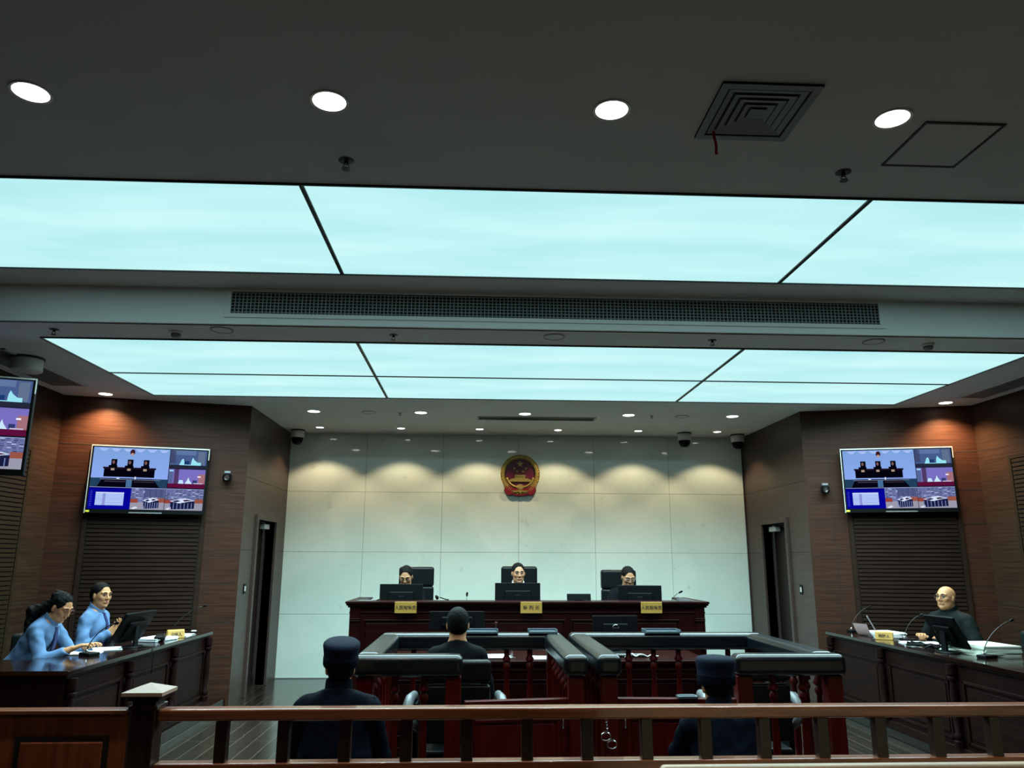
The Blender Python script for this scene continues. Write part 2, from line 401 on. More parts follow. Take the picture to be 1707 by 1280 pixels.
# ------------------------------------------------------------------ ceiling equipment
def downlight(r, label, loc, group, power, col, ang, blend, soft=.05):
    t = thing('downlight', label, 'downlight', loc, 0, group)
    MB().lathe([(r, -.002), (r, -.004), (r*1.16, -.006), (r*1.16, 0), (r, 0)], n=28).build('trim_ring', M_WHITEP, t, smooth='auto')
    MB().lathe([(r*.99, -.001), (r*.99, -.003)], n=28).build('lens', M_LAMP, t)
    if power: spot('lamp', (0, 0, -.02), power, col, rad(ang), blend, soft, t)
    return t
ordn = ['leftmost', 'second from the left', 'third from the left', 'rightmost']
for i, x in enumerate((-2.19, -.75, .66, 2.11)):
    downlight(.082, f'round recessed downlight on the near grey ceiling, {ordn[i]} of the four largest', (x, 3.43, H1), 'large downlights on the near ceiling', P_ROW_NEAR, (1, .93, .80), 150, .6)
for i, (x, y) in enumerate(((-2.2, .6), (.66, .6), (3.5, .6), (-2.2, -1.8), (.66, -1.8), (3.5, -1.8))):
    spot('gallery_fill_lamp', (x, y, H1-.03), 18, (1, .93, .8), rad(150), .6, .08)  # unseen spots without fixtures, added to brighten the near part of the room
midn = ['leftmost', 'second', 'middle', 'fourth', 'rightmost']
for i, x in enumerate((-2.15, -.74, .65, 2.05, 3.47)):
    downlight(.078, f'white round downlight, {midn[i]} of five in a row behind the luminous panels', (x, 10.08, H2), 'middle row of downlights', P_ROW_MID, (1, .92, .78), 130, .5)
wn = ['leftmost', 'second', 'third', 'fourth', 'fifth', 'rightmost']
for i, x in enumerate((-2.32, -1.12, .05, 1.23, 2.45, 3.66)):
    downlight(.055, f'small warm downlight, {wn[i]} of six close to the marble wall', (x, 11.36, H2), 'wall washing downlights', P_WASH, (1, .76, .48), 112, .35, .02)
downlight(.075, 'round downlight above the left wall screen', (-4.41, 9.13, H2), None, P_TV, (1, .64, .34), 128, .8, .03)
downlight(.075, 'round downlight above the right wall screen', (5.78, 9.00, H2), None, P_TV, (1, .64, .34), 128, .8, .03)

def sprinkler(label, loc, s=1.0):
    t = thing('sprinkler', label, 'sprinkler', loc, 0, 'ceiling sprinklers'); t.scale = (1, 1, .68)
    MB().lathe([(.036*s, 0), (.036*s, -.004), (.028*s, -.008), (.010*s, -.008), (.010*s, -.03*s)], n=16).build('rose', M_GREYMET if s < 1 else M_DARKMET, t, smooth='auto')
    mb = MB(); mb.tube([(-.008, 0, -.028*s), (-.014*s, 0, -.045*s), (0, 0, -.06*s), (.014*s, 0, -.045*s), (.008, 0, -.028*s)], .003, 6); mb.lathe([(.018*s, -.060*s), (.020*s, -.066*s)], n=12)
    mb.build('deflector', M_DARKMET, t)
sprinkler('sprinkler head on the near ceiling, left of centre', (-.76, 4.01, H1), 1.25)
sprinkler('sprinkler head on the near ceiling, below the square access hatch', (2.12, 3.99, H1), 1.25)
for x, w in ((-3.61, 'far left'), (-.73, 'left of the centre speaker'), (2.08, 'right of the centre speaker')):
    sprinkler(f'sprinkler head on the soffit strip under the long grille, {w}', (x, 6.45, H2), 1.1)
sprinkler('tiny sprinkler head over the marble wall, left side', (-1.02, 10.12, H2), .8)
sprinkler('tiny sprinkler head over the marble wall, right side', (2.37, 10.11, H2), .8)
for x, w in ((-2.59, 'left'), (4.05, 'right')):
    t = thing('smoke_detector', f'round smoke detector on the soffit strip, {w} side', 'smoke detector', (x, 6.46, H2), 0, 'smoke detectors')
    MB().lathe([(.055, 0), (.055, -.015), (.045, -.02)], n=20).build('base', M_WHITEP, t, smooth='auto')
    MB().lathe([(.040, -.02), (.042, -.04), (.030, -.055), (.01, -.058)], n=20).build('sensor_head', M_GREYMET, t, smooth='auto')
for x, y, w in ((-2.18, 6.38, 'on the soffit strip at left'), (.67, 6.42, 'on the soffit strip at the centre'), (3.52, 6.40, 'on the soffit strip at right'), (-1.43, 10.1, 'left of the long air slot over the marble wall'), (2.79, 10.13, 'right of the long air slot over the marble wall')):
    t = thing('ceiling_speaker', f'flat round ceiling speaker {w}', 'ceiling speaker', (x, y, H2), 0, 'ceiling speakers')
    MB().lathe([(.095, 0), (.095, -.006), (.085, -.008), (.083, -.004)], n=28).build('rim', M_GREYMET, t, smooth='auto')
    MB().lathe([(.083, -.003), (.083, -.0045)], n=28).build('grille', M_CEIL, t)
# square four-way diffuser with red ribbon
t = thing('air_diffuser', 'square four-way ceiling air vent with concentric louvres on the near ceiling', 'air vent', (1.39, 3.41, H1))
def sq_ring(mb, r0, r1, z0, z1):
    """sloped ring from half-size r0 at z0 to r1 at z1, thin"""
    vs = []
    for r, z in ((r0, z0), (r1, z1), (r1-.004, z1), (r0-.004, z0)):
        vs += [(-r, -r, z), (r, -r, z), (r, r, z), (-r, r, z)]
    fs = []
    for k in range(4):
        k2 = (k+1) % 4
        for i in range(4):
            i2 = (i+1) % 4; fs.append((k*4+i, k*4+i2, k2*4+i2, k2*4+i))
    mb.add(vs, fs)
mb = MB(); sq_ring(mb, .245, .245, 0, -.012)
mb.box(-.245, .245, -.245, -.205, -.014, 0).box(-.245, .245, .205, .245, -.014, 0).box(-.245, -.205, -.205, .205, -.014, 0).box(.205, .245, -.205, .205, -.014, 0)
mb.build('frame', M_GREYMET, t)
for r in (.195, .155, .115, .075):
    mb = MB(); sq_ring(mb, r, r-.035, -.010, .03-.031); mb.build('louvre', M_GREYMET, t)
MB().box(-.04, .04, -.04, .04, -.012, -.008).build('centre_plate', M_GREYMET, t)
MB().box(-.205, .205, -.205, .205, -.0035, -.001).build('backing', M_GROOVE, t)
mb = MB(); pts = [(-.165, .165, -.012), (-.165, .162, -.05), (-.158, .158, -.09), (-.160, .160, -.15)]
for i in range(3):
    a, b = V(pts[i]), V(pts[i+1]); mb.add([a+V((-.008, 0, 0)), a+V((.008, .002, 0)), b+V((.008, .002, 0)), b+V((-.008, 0, 0))], [(0, 1, 2, 3)])
    mb.add([a+V((-.008, .001, 0)), a+V((.008, .003, 0)), b+V((.008, .003, 0)), b+V((-.008, .001, 0))], [(3, 2, 1, 0)])
rb = mb.build('airflow_ribbon', M_RED, None, loc=(1.39, 3.41, H1)); tag(rb, 'short red ribbon hanging from the square ceiling vent', 'ribbon')
# access hatch
t = thing('access_hatch', 'square grey ceiling access hatch right of the last large downlight', 'access hatch', (2.51, 3.67, H1))
MB().box(-.20, .20, -.21, .21, -.004, 0).build('door_panel', M_CEIL, t)
MB().box(-.215, .215, -.225, -.212, -.008, 0).box(-.215, .215, .212, .225, -.008, 0).box(-.215, -.202, -.212, .212, -.008, 0).box(.202, .215, -.212, .212, -.008, 0).build('frame', M_DARKMET, t)
# side ceiling grilles
for x0, x1, w in ((-4.82, -4.40, 'left'), (5.72, 6.08, 'right')):
    t = thing('ceiling_grille', f'long recessed return air grille in the {w} side ceiling', 'air grille', ((x0+x1)/2, 7.9, H2), 0, 'side ceiling grilles')
    w2 = (x1-x0)/2; L = .80
    MB().box(-w2, w2, -L, -L+.03, -.01, 0).box(-w2, w2, L-.03, L, -.01, 0).box(-w2, -w2+.03, -L, L, -.01, 0).box(w2-.03, w2, -L, L, -.01, 0).build('frame', M_CEIL, t)
    mb = MB()
    for i in range(9): xx = -w2+.05+i*(2*w2-.1)/8; mb.box(xx-.010, xx+.010, -L+.03, L-.03, -.008, -.002)
    mb.build('slats', M_GREYMET, t); MB().box(-w2+.03, w2-.03, -L+.03, L-.03, -.0015, -.0005).build('backing', M_DARKMET, t)
# long air slot
t = thing('air_slot', 'long narrow linear air slot in the ceiling above the marble wall', 'air slot', (.83, 10.42, H2))
MB().box(-.82, .82, -.13, -.10, -.008, 0).box(-.82, .82, .10, .13, -.008, 0).box(-.82, -.79, -.10, .10, -.008, 0).box(.79, .82, -.10, .10, -.008, 0).build('frame', M_GREYMET, t)
mb = MB()
for k in range(5): mb.box(-.79, .79, -.085+k*.04, -.07+k*.04, -.010, -.002)
mb.build('blade', M_DARKMET, t); MB().box(-.79, .79, -.10, .10, -.0015, -.0005).build('backing', M_GROOVE, t)
# long egg-crate grille on the fascia
t = thing('return_grille', 'very long egg-crate air grille in the white fascia between the two ceilings', 'air grille', (.71, 6.2, 3.785))
gx, gz = 2.77, .095
MB().box(-gx-.05, gx+.05, -.012, 0, gz, gz+.035).box(-gx-.05, gx+.05, -.012, 0, -gz-.035, -gz).box(-gx-.05, -gx, -.012, 0, -gz, gz).box(gx, gx+.05, -.012, 0, -gz, gz).build('frame', M_WHITE, t, bevel=.002)
mb = MB(); n = 170
for i in range(n+1):
    x = -gx+i*2*gx/n; mb.box(x-.0035, x+.0035, -.010, -.002, -gz, gz)
for j in range(7):
    z = -gz+(j+.5)*2*gz/7; mb.box(-gx, gx, -.009, -.003, z-.0028, z+.0028)
mb.build('egg_crate_mesh', mat('grille_grey', (.30, .35, .35), .5), t)
MB().box(-gx, gx, -.0018, -.0008, -gz, gz).build('backing', M_GROOVE, t)
# dome cameras
for x, y, w in ((-2.70, 11.62, 'at the left corner of the marble wall'), (3.19, 11.50, 'near the right end of the marble wall'), (4.06, 11.62, 'at the right corner of the marble wall')):
    t = thing('dome_camera', f'white and black dome security camera {w}', 'security camera', (x, y, H2), 0, 'ceiling dome cameras')
    MB().lathe([(.085, 0), (.085, -.015), (.10, -.02), (.10, -.11), (.095, -.12)], n=24).build('housing', M_WHITEP, t, smooth='auto')
    MB().lathe([(.088, -.118), (.086, -.155), (.070, -.195), (.04, -.218), (.005, -.224)], n=24).build('dome', M_BLACKP, t, smooth='auto')
    MB().lathe([(.108, 0), (.108, -.012)], n=24).build('mount_plate', M_DARKMET, t, smooth='auto')
# small PTZ cameras on the angled walls
def ptz(loc, rz, label):
    t = thing('wall_camera', label, 'security camera', loc, rz)
    MB().box(-.03, .03, -.02, 0, -.04, .04).build('bracket', M_BLACKP, t, bevel=.004)
    MB().lathe([(.01, -.05), (.045, -.045), (.055, -.01), (.05, .035), (.02, .05)], (0, -.075, -.03), 18).build('body', M_BLACKP, t, smooth='auto')
    MB().lathe([(.028, 0), (.03, .03), (.022, .032)], n=16, M=T(0, -.12, -.03) @ Rx(pi/2+.3)).build('lens', M_CHROME, t, smooth='auto')
    MB().box(-.035, .035, -.1, -.02, .02, .05).build('arm', M_GREYMET, t, bevel=.006)
ptz((*on_seg(TL[0], angL, 1.96)[:2], 2.70), angL, 'small black camera on the wood wall right of the left screen')
ptz((*on_seg(TR[0], angR, .22)[:2], 2.60), angR, 'small black camera on the wood wall left of the right screen')
# light switches
for X, y, rz, w in ((-2.87, 10.05, pi/2, 'left'), (4.23, 10.05, -pi/2, 'right')):
    t = thing('light_switch', f'small black light switch on the {w} wing wall beside the door', 'light switch', (X, y, 1.33), rz, None)
    MB().box(-.04, .04, -.010, 0, -.06, .06).build('plate', M_BLACKP, t, bevel=.003)
    MB().box(-.02, .02, -.015, -.01, -.03, .03).build('rocker', M_WHITEP, t, bevel=.002)

# ------------------------------------------------------------------ national emblem
t = thing('wall_emblem', 'round gold and red state emblem mounted high on the marble wall', 'emblem', (.69, YW-.002, 2.955))
def ell(n, rx, ry, a0=0, a1=2*pi, c=(0, 0)): return [(c[0]+rx*cos(a0+(a1-a0)*i/n), c[1]+ry*sin(a0+(a1-a0)*i/n)) for i in range(n+(0 if abs(a1-a0) >= 2*pi-.01 else 1))]
def star(c, r, rot=0):
    return [(c[0]+(r if i % 2 == 0 else r*.40)*cos(pi/2+rot+i*pi/5), c[1]+(r if i % 2 == 0 else r*.40)*sin(pi/2+rot+i*pi/5)) for i in range(10)]
MB().prism(ell(48, .235, .245, c=(0, .02)), 0, .025, UPR).build('red_field', M_EMRED, t)
mb = MB(); mb.tube([(.268*cos(a), -.02, .03+.272*sin(a)) for a in [2*pi*i/56 for i in range(56)]], .036, 10, True)
for i in range(56):      # ears of grain around the ring
    a = 2*pi*i/56
    if -2.2 < (a if a < pi else a-2*pi)+pi/2-0 - 0 < -0.0 and False: continue
    for rr, da in ((.245, .5), (.285, -.5), (.30, .2)):
        c0 = V((rr*cos(a), -.05, .03+rr*sin(a))); d = V((cos(a+pi/2+da), 0, sin(a+pi/2+da)))*.02
        mb.tube([c0-d, c0, c0+d], [.002, .008, .002], 5)
mb.build('grain_wreath', M_EMGOLD, t, smooth=True)
mb = MB()
mb.prism([(-.17, -.085), (.17, -.085), (.17, -.05), (-.17, -.05)], .025, .05, UPR)
mb.prism([(-.14, -.05), (.14, -.05), (.13, -.035), (-.13, -.035)], .025, .045, UPR)
mb.prism([(-.085, -.035), (.085, -.035), (.075, -.005), (-.075, -.005)], .025, .045, UPR)
mb.prism([(-.10, -.005), (.10, -.005), (.07, .022), (-.07, .022)], .025, .05, UPR)
for i in range(-2, 3): mb.box(i*.06-.018, i*.06+.018, -.052, -.045, -.083, -.062)
mb.build('gate_tower', M_EMGOLD, t)
for c, r in (((0, .19), .055), ((-.09, .12), .024), ((.09, .12), .024), ((-.045, .075), .024), ((.045, .075), .024)):
    MB().prism(star(c, r), .025, .04, UPR).build('star', M_EMGOLD, t)
mb = MB(); n = 16; poly = []
for i in range(n*2):
    r = .058 if i % 2 == 0 else .046
    a = 2*pi*i/(n*2); poly.append((r*cos(a), -.165+r*.8*sin(a)))
mb.prism(poly, .03, .06, UPR); mb.build('cog_wheel', M_EMGOLD, t)
mb = MB(); mb.tube([(.20*cos(a), -.045, -.02+.155*sin(a)) for a in [pi+pi*i/16 for i in range(17)]], .018, 8); mb.build('lower_band', M_EMGOLD, t, smooth=True)
mb = MB()
for s in (-1, 1):
    mb.prism([(s*.13, -.14), (s*.235, -.16), (s*.25, -.225), (s*.21, -.275), (s*.17, -.30), (s*.12, -.285), (s*.10, -.21)], .0, .055, UPR)
    mb.prism([(s*.02, -.20), (s*.13, -.175), (s*.13, -.21), (s*.02, -.235)], .045, .06, UPR)
mb.prism([(-.13, -.215), (.13, -.215), (.12, -.285), (.06, -.305), (-.06, -.305), (-.12, -.285)], 0, .05, UPR)
mb.build('ribbon_drape', M_EMRED2, t, bevel=.01)
mb = MB(); mb.prism([(-.10, -.235), (-.03, -.215), (0, -.225), (.03, -.215), (.10, -.235), (.10, -.25), (.03, -.24), (0, -.26), (-.03, -.24), (-.10, -.25)], .05, .066, UPR); mb.build('knot', M_EMGOLD, t)

# ------------------------------------------------------------------ wall screens
SC = {}
def scol(c, s=1.0):
    k = 'screen_%d_%d_%d' % c
    if k not in SC: SC[k] = emis(k, tuple((x/255)**2.2 for x in c), s)
    return SC[k]
def screen_mesh(name, w, h, parent):
    """court video mosaic, local x 0..w, z 0..h, facing -Y"""
    mb = MB(); mats = []; rnd = random.Random(5)
    def q(poly, c, lay):
        m = scol(c)
        if m not in mats: mats.append(m)
        mb.cur = mats.index(m); y = -.0004*lay
        mb.add([(u*w, y, v*h) for u, v in poly], [tuple(range(len(poly)))])
    def r(u0, v0, u1, v1, c, lay=1): q([(u0, v0), (u1, v0), (u1, v1), (u0, v1)], c, lay)
    r(0, 0, 1, 1, (20, 22, 40), 0)
    # main pane
    n = 8
    for i in range(n): r(0, .50+i*.0625, .665, .50+(i+1)*.0625, (138-i*2, 168-i*1, 240-i*3))
    r(0, .36, .665, .50, (38, 66, 92))
    for i in range(6): q([(.04+i*.105, .985), (.07+i*.105, .94), (.10+i*.105, .94), (.13+i*.105, .985)], (165, 188, 245), 2)
    q(ell(16, .022, .05, c=(.335, .93)), (60, 30, 45), 3); q(ell(12, .014, .02, c=(.335, .90)), (190, 150, 130), 4)
    q([(.11, .50), (.53, .50), (.55, .47), (.60, .36), (.06, .36), (.09, .47)], (14, 14, 26), 3)
    r(.105, .52, .545, .66, (12, 12, 24), 3); r(.095, .65, .555, .68, (34, 22, 34), 4)
    for u in (.185, .325, .465):
        r(u-.025, .66, u+.025, .81, (10, 12, 22), 3); q(ell(10, .011, .03, c=(u-.005, .76)), (120, 90, 90), 5); r(u-.045, .66, u+.03, .71, (8, 10, 20), 4)
        r(u-.022, .625, u+.008, .66, (170, 150, 130), 5)
    r(.305, .36, .355, .48, (70, 110, 150), 5); r(.08, .475, .60, .485, (110, 120, 150), 5)
    r(.12, .44, .30, .455, (70, 60, 80), 5); r(.37, .44, .55, .455, (60, 50, 60), 5); r(.22, .49, .245, .505, (230, 240, 255), 6); r(.375, .49, .385, .53, (240, 240, 255), 6)
    # right column
    r(.67, .69, 1, 1, (72, 92, 138)); r(.67, .69, 1, .75, (40, 44, 60), 2); r(.70, .92, .9, .995, (94, 116, 160), 2); r(.92, .76, .985, .98, (96, 112, 140), 3); r(.67, .78, .72, .99, (66, 74, 110), 2)
    q([(.755, .75), (.775, .84), (.79, .86), (.81, .76), (.86, .76), (.865, .84), (.875, .88), (.89, .84), (.92, .80), (.95, .80), (.95, .75)], (150, 225, 240), 4); r(.80, .76, .845, .82, (30, 60, 110), 5)
    r(.67, .37, 1, .68, (120, 110, 190)); r(.67, .37, 1, .44, (92, 22, 60), 2); r(.67, .44, .71, .66, (86, 100, 150), 2); r(.72, .44, .76, .68, (80, 60, 100), 2); r(.94, .44, 1, .60, (160, 110, 120), 2)
    r(.675, .64, .71, .665, (150, 215, 240), 5); q([(.76, .44), (.77, .50), (.80, .50), (.81, .44)], (190, 225, 250), 4); q([(.82, .44), (.84, .50), (.85, .55), (.86, .50), (.885, .44)], (200, 230, 250), 4); r(.89, .45, .93, .50, (50, 60, 110), 4); r(.93, .55, .96, .57, (240, 240, 255), 4); r(.90, .44, .98, .455, (200, 190, 220), 5)
    # bottom left desktop window
    r(0, 0, .36, .345, (12, 12, 150)); r(0, .325, .36, .345, (8, 8, 110), 2)
    r(.06, .06, .30, .27, (170, 192, 244), 3); r(.06, .25, .30, .27, (205, 218, 250), 4); r(.12, .06, .145, .25, (140, 150, 215), 4); r(.06, .16, .12, .165, (130, 150, 220), 5); r(.16, .10, .29, .105, (140, 160, 225), 5); r(.16, .16, .29, .163, (140, 160, 225), 5)
    for k in range(9): r(.012, .05+k*.028, .03, .058+k*.028, (70, 80, 200), 3)
    # bottom centre and right: overview panes with rows of seats and the two docks
    for u0, u1, sh in ((.36, .655, 0), (.66, 1, 1)):
        r(u0, 0, u1, .35, (112, 120, 168)); r(u0, 0, u1, .12, (150, 150, 168), 2); wd_ = u1-u0
        for k in range(9):
            z = .17+k*.02
            for j in range(9):
                c = rnd.choice([(60, 66, 110), (180, 195, 235), (90, 96, 150), (40, 42, 70), (30, 60, 80)])
                a = u0+wd_*(j/9+rnd.random()*.04); r(a, z+rnd.random()*.006, min(a+wd_*.08, u1), z+.011, c, 3)
        r(u0, .11, u0+wd_*.22, .17, (150, 70, 60), 4); r(u1-wd_*.22, .12, u1, .19, (150, 84, 70), 4)
        if not sh: r(u0+wd_*.40, .2, u0+wd_*.98, .34, (80, 88, 130), 4); [r(u0+wd_*(.40+.16*k), .2, u0+wd_*(.41+.16*k), .34, (40, 46, 84), 5) for k in range(4)]
        a = u0+wd_*(.36 if not sh else .12); b = a+wd_*(.48 if not sh else .66)
        q([(a, .13), (b, .15), (b, .03), (a+.02, .015)], (30, 34, 66), 5)
        for k in range(7): r(a+(b-a)*k/7+.004, .02, a+(b-a)*k/7+.010, .12, (120, 135, 190), 6)
        q([(a, .15), (a+(b-a)*.6, .20), (b, .165), (a+(b-a)*.4, .115)], (215, 225, 250), 6)
        q([(a+.022, .15), (a+(b-a)*.32, .168), (a+(b-a)*.45, .15), (a+(b-a)*.25, .13)], (40, 40, 80), 7)
        q([(a+(b-a)*.52, .168), (a+(b-a)*.68, .178), (b-.02, .162), (a+(b-a)*.6, .145)], (60, 30, 60), 7)
        r(a+wd_*.02, .14, a+wd_*.03, .22, (60, 70, 160), 8)
        q([(u0+.01, .02), (u0+.05, .05), (u0+.07, .03), (u0+.03, .005)], (220, 225, 240), 4)
    r(0, .346, 1, .352, (170, 185, 230), 8)
    me = bpy.data.meshes.new(name); me.from_pydata(mb.v, [], mb.f); me.update()
    o = link(name, me, mats, parent); me.polygons.foreach_set('material_index', mb.mi); return o
def tv(loc, rz, W, H, label, group, tilt=0, bracket=True):
    t = thing('wall_screen', label, 'television', loc, rz, group)
    t.rotation_euler = (tilt, 0, rz)
    bz = .018; bb = .05
    MB().box(-W/2, W/2, -.03, .045, -H/2, H/2).build('casing', M_BLACKP, t, bevel=.004)
    MB().box(-W/2-.004, W/2+.004, -.034, -.02, H/2-.006, H/2+.008).box(-W/2-.004, -W/2+.004, -.034, -.02, -H/2, H/2).box(W/2-.004, W/2+.004, -.034, -.02, H/2-.13, H/2).build('bezel_trim', M_WHITEP, t)
    MB().box(-.18, .18, -.034, -.03, -H/2+.006, -H/2+.02).build('brand_strip', M_GREYMET, t)
    s = screen_mesh('screen', W-2*bz-.01, H-bz-bb, t); s.location = (-W/2+bz+.005, -.0312, -H/2+bb)
    MB().box(-W/2+.01, -W/2+.05, -.032, -.0302, -H/2+.012, -H/2+.034).build('sticker', M_YELLOW, t)
    if bracket: MB().box(-.3, .3, .045, .085, -.2, .2).build('wall_bracket', M_DARKMET, t)
    return t
p = on_seg(TL[0], angL, 1.09, .115); tv((p[0], p[1], 2.60), angL, 1.29, .79, 'large screen showing a blue court video mosaic on the left angled wall', 'wall screens')
p = on_seg(TR[0], angR, 1.07, .115); tv((p[0], p[1], 2.67), angR, 1.29, .79, 'large screen showing a blue court video mosaic on the right angled wall', 'wall screens')
t = tv((-4.60, 6.72, 2.83), rad(19), 1.34, .86, 'screen cut off by the left frame edge, hung from the ceiling by a pole', None, 0, False)
MB().box(-.18, .18, .045, .09, -.2, .2).build('bracket', M_DARKMET, t)
MB().tube([(0, .11, -.1), (0, .11, .77)], .025, 12).lathe([(.09, .74), (.09, .77)], (0, .11, 0)).build('ceiling_pole', M_GREYMET, t)
MB().box(-.03, .03, .08, .12, -.12, .0).build('arm', M_DARKMET, t)
t = thing('speaker_can', 'short pale round speaker housing on the ceiling above the hanging screen', 'ceiling speaker', (-4.38, 7.45, H2))
MB().lathe([(.14, 0), (.14, -.13), (.12, -.14)], n=28).build('housing', M_WHITEP, t, smooth='auto')
MB().lathe([(.15, 0), (.15, -.02)], n=28).build('flange', M_DARKMET, t, smooth='auto')

# ------------------------------------------------------------------ judges' bench
t = thing('judges_bench', 'long dark red-brown judges\' bench in front of the marble wall', 'bench', (.605, 8.70, 0))
hw = 1.945
MB().box(-hw, hw, 0, .05, .08, 1.20).box(-hw, -hw+.05, .05, .95, .08, 1.20).box(hw-.05, hw, .05, .95, .08, 1.20).build('carcase', M_BENCH, t, bevel=.004)
MB().box(-hw-.015, hw+.015, -.015, .97, 0, .10).build('plinth', M_BENCH, t, bevel=.006)
MB().box(-hw+.05, hw-.05, .05, .90, 1.02, 1.06).build('worktop', M_BENCH, t, bevel=.004)
mb = MB(); mb.box(-hw-.045, hw+.045, -.05, .26, 1.225, 1.25).box(-hw-.035, hw+.035, -.038, .25, 1.205, 1.225).box(-hw-.02, hw+.02, -.022, .24, 1.185, 1.205).box(-hw-.045, -hw+.12, .26, .98, 1.225, 1.25).box(hw-.12, hw+.045, .26, .98, 1.225, 1.25)
mb.build('ledge', M_BENCH, t, bevel=.005)
MB().box(-hw-.004, hw+.004, -.008, 0, 1.125, 1.140).build('frieze_moulding', M_BENCH, t, bevel=.003)
def frame_panel(parent, x0, x1, z0, z1, m, y=0, d=.016, w=.035, name='moulded_panel', M=None):
    mb = MB()
    mb.box(x0, x1, y-d, y, z1-w*.5, z1, M).box(x0, x1, y-d, y, z0, z0+w*.5, M).box(x0, x0+w*.5, y-d, y, z0, z1, M).box(x1-w*.5, x1, y-d, y, z0, z1, M)
    mb.box(x0+w, x1-w, y-d*.6, y, z0+w, z1-w, M)
    return mb.build(name, m, parent, bevel=.005)
for a, b in ((-1.80, -.60), (-.56, .40), (.45, 1.66)): frame_panel(t, a, b, .20, 1.06, M_BENCH)
for s in (-1, 1):
    mb = MB(); x = s*(hw-.06); mb.box(x-.05, x+.05, -.012, 0, .10, 1.18)
    for z in (1.04, 1.06, .16, .19): mb.box(x-.058, x+.058, -.022, 0, z, z+.012)
    mb.build('pilaster', M_BENCH, t, bevel=.003)

# nameplates hung on the bench
def plate(x, w, txt, label, dx):
    t = thing('nameplate', label, 'nameplate', (x, 8.647, 1.188), 0, 'gold nameplates on the judges\' bench')
    MB().box(-w/2, w/2, -.006, 0, -.060, .060).build('plate', M_GOLDP, t, bevel=.003)
    MB().box(-w/2+.02, w/2-.02, 0, .002, .030, .064).build('clip', M_CHROME, t)
    text('lettering', txt, .046*dx, M_INK, t, T(0, -.0065, -.004) @ UPR, .0006, 1, .0008)
plate(-.735, .235, '人民陪审员', 'gold nameplate with five dark characters under the left-hand monitor', 1.0)
plate(.625, .235, '审 判 长', 'gold nameplate with three spaced characters at the middle of the bench', 1.12)
plate(1.945, .235, '人民陪审员', 'gold nameplate with five dark characters under the right-hand monitor', 1.0)

def monitor(loc, rz, w, h, zc, label, group=None, tilt=0, logo=False, stand=True, name='computer_monitor'):
    """seen from the back when rz=0 (screen faces +Y); loc on the desk surface"""
    t = thing(name, label, 'monitor', loc, rz, group)
    M = T(0, 0, zc) @ Rx(tilt)
    MB().box(-w/2, w/2, 0, .022, -h/2, h/2, M).build('screen_housing', M_BLACKP, t, bevel=.005)
    MB().box(-w/2+.012, w/2-.012, .0221, .0226, -h/2+.016, h/2-.012, M).build('display', mat('screen_off', (.01, .012, .02), .12), t)
    MB().box(-w*.28, w*.28, -.025, 0, -h*.30, h*.22, M).build('rear_bulge', M_BLACKP, t, bevel=.012)
    if stand:
        MB().box(-.035, .035, -.035, -.012, .0, zc+.02).build('stand_neck', M_BLACKP, t, bevel=.005)
        MB().lathe([(.115, 0), (.12, .004), (.11, .012), (.03, .016)], n=28, sy=.75).build('stand_base', M_BLACKP, t, smooth='auto')
    if logo:
        mb = MB(); mb.tube([(.030*cos(a), -.027, .030*sin(a)+.02) for a in [2*pi*i/28 for i in range(28)]], .0022, 6, True)
        o = mb.build('logo_ring', M_CHROME, t, smooth=True); o.location = (0, 0, zc); o.rotation_euler = (tilt, 0, 0)
        text('logo', 'DELL', .019, M_CHROME, t, T(0, 0, zc) @ Rx(tilt) @ T(0, -.0262, .02) @ UPR, .001, 1, .0005)
    return t
monitor((-.825, 9.07, 1.06), 0, .49, .30, .21, 'black monitor on the bench before the woman in glasses', 'monitors on the judges\' bench')
monitor((.50, 9.07, 1.06), 0, .52, .30, .225, 'black monitor at the middle of the bench before the presiding man', 'monitors on the judges\' bench')
monitor((1.91, 9.07, 1.06), rad(-7), .50, .29, .205, 'black monitor turned slightly aside before the man on the right', 'monitors on the judges\' bench', rad(2))
t = thing('tablet', 'small black tablet propped on the bench ledge between the middle and right monitors', 'tablet', (1.178, 8.87, 1.25))
MB().box(-.135, .135, 0, .010, 0.002, .075, Rx(-.15)).build('tablet_body', M_BLACKP, t, bevel=.004)
MB().box(-.05, .05, .01, .05, 0, .006).build('kickstand', M_BLACKP, t)
t = thing('box_stand', 'small dark wire-framed card holder on the left end of the bench', 'holder', (-1.17, 8.80, 1.25))
MB().tube([(-.09, 0, .003), (-.09, 0, .035), (.04, 0, .035), (.04, 0, .003)], .004, 6).build('wire_frame', M_DARKMET, t)
MB().box(-.10, .06, -.03, .04, 0, .006).build('base', M_GREYMET, t, bevel=.002)
MB().tube([(.10, 0, .004), (.15, 0, .02)], .006, 6).build('pen', M_BLACKP, t)
t = thing('document_wedge', 'low grey slanted document stand on the right end of the bench', 'stand', (2.38, 8.82, 1.25))
MB().prism([(-.09, 0), (.10, 0), (-.09, .042)], -.06, .06, UPR).build('slanted_body', M_GREYMET, t, bevel=.002)

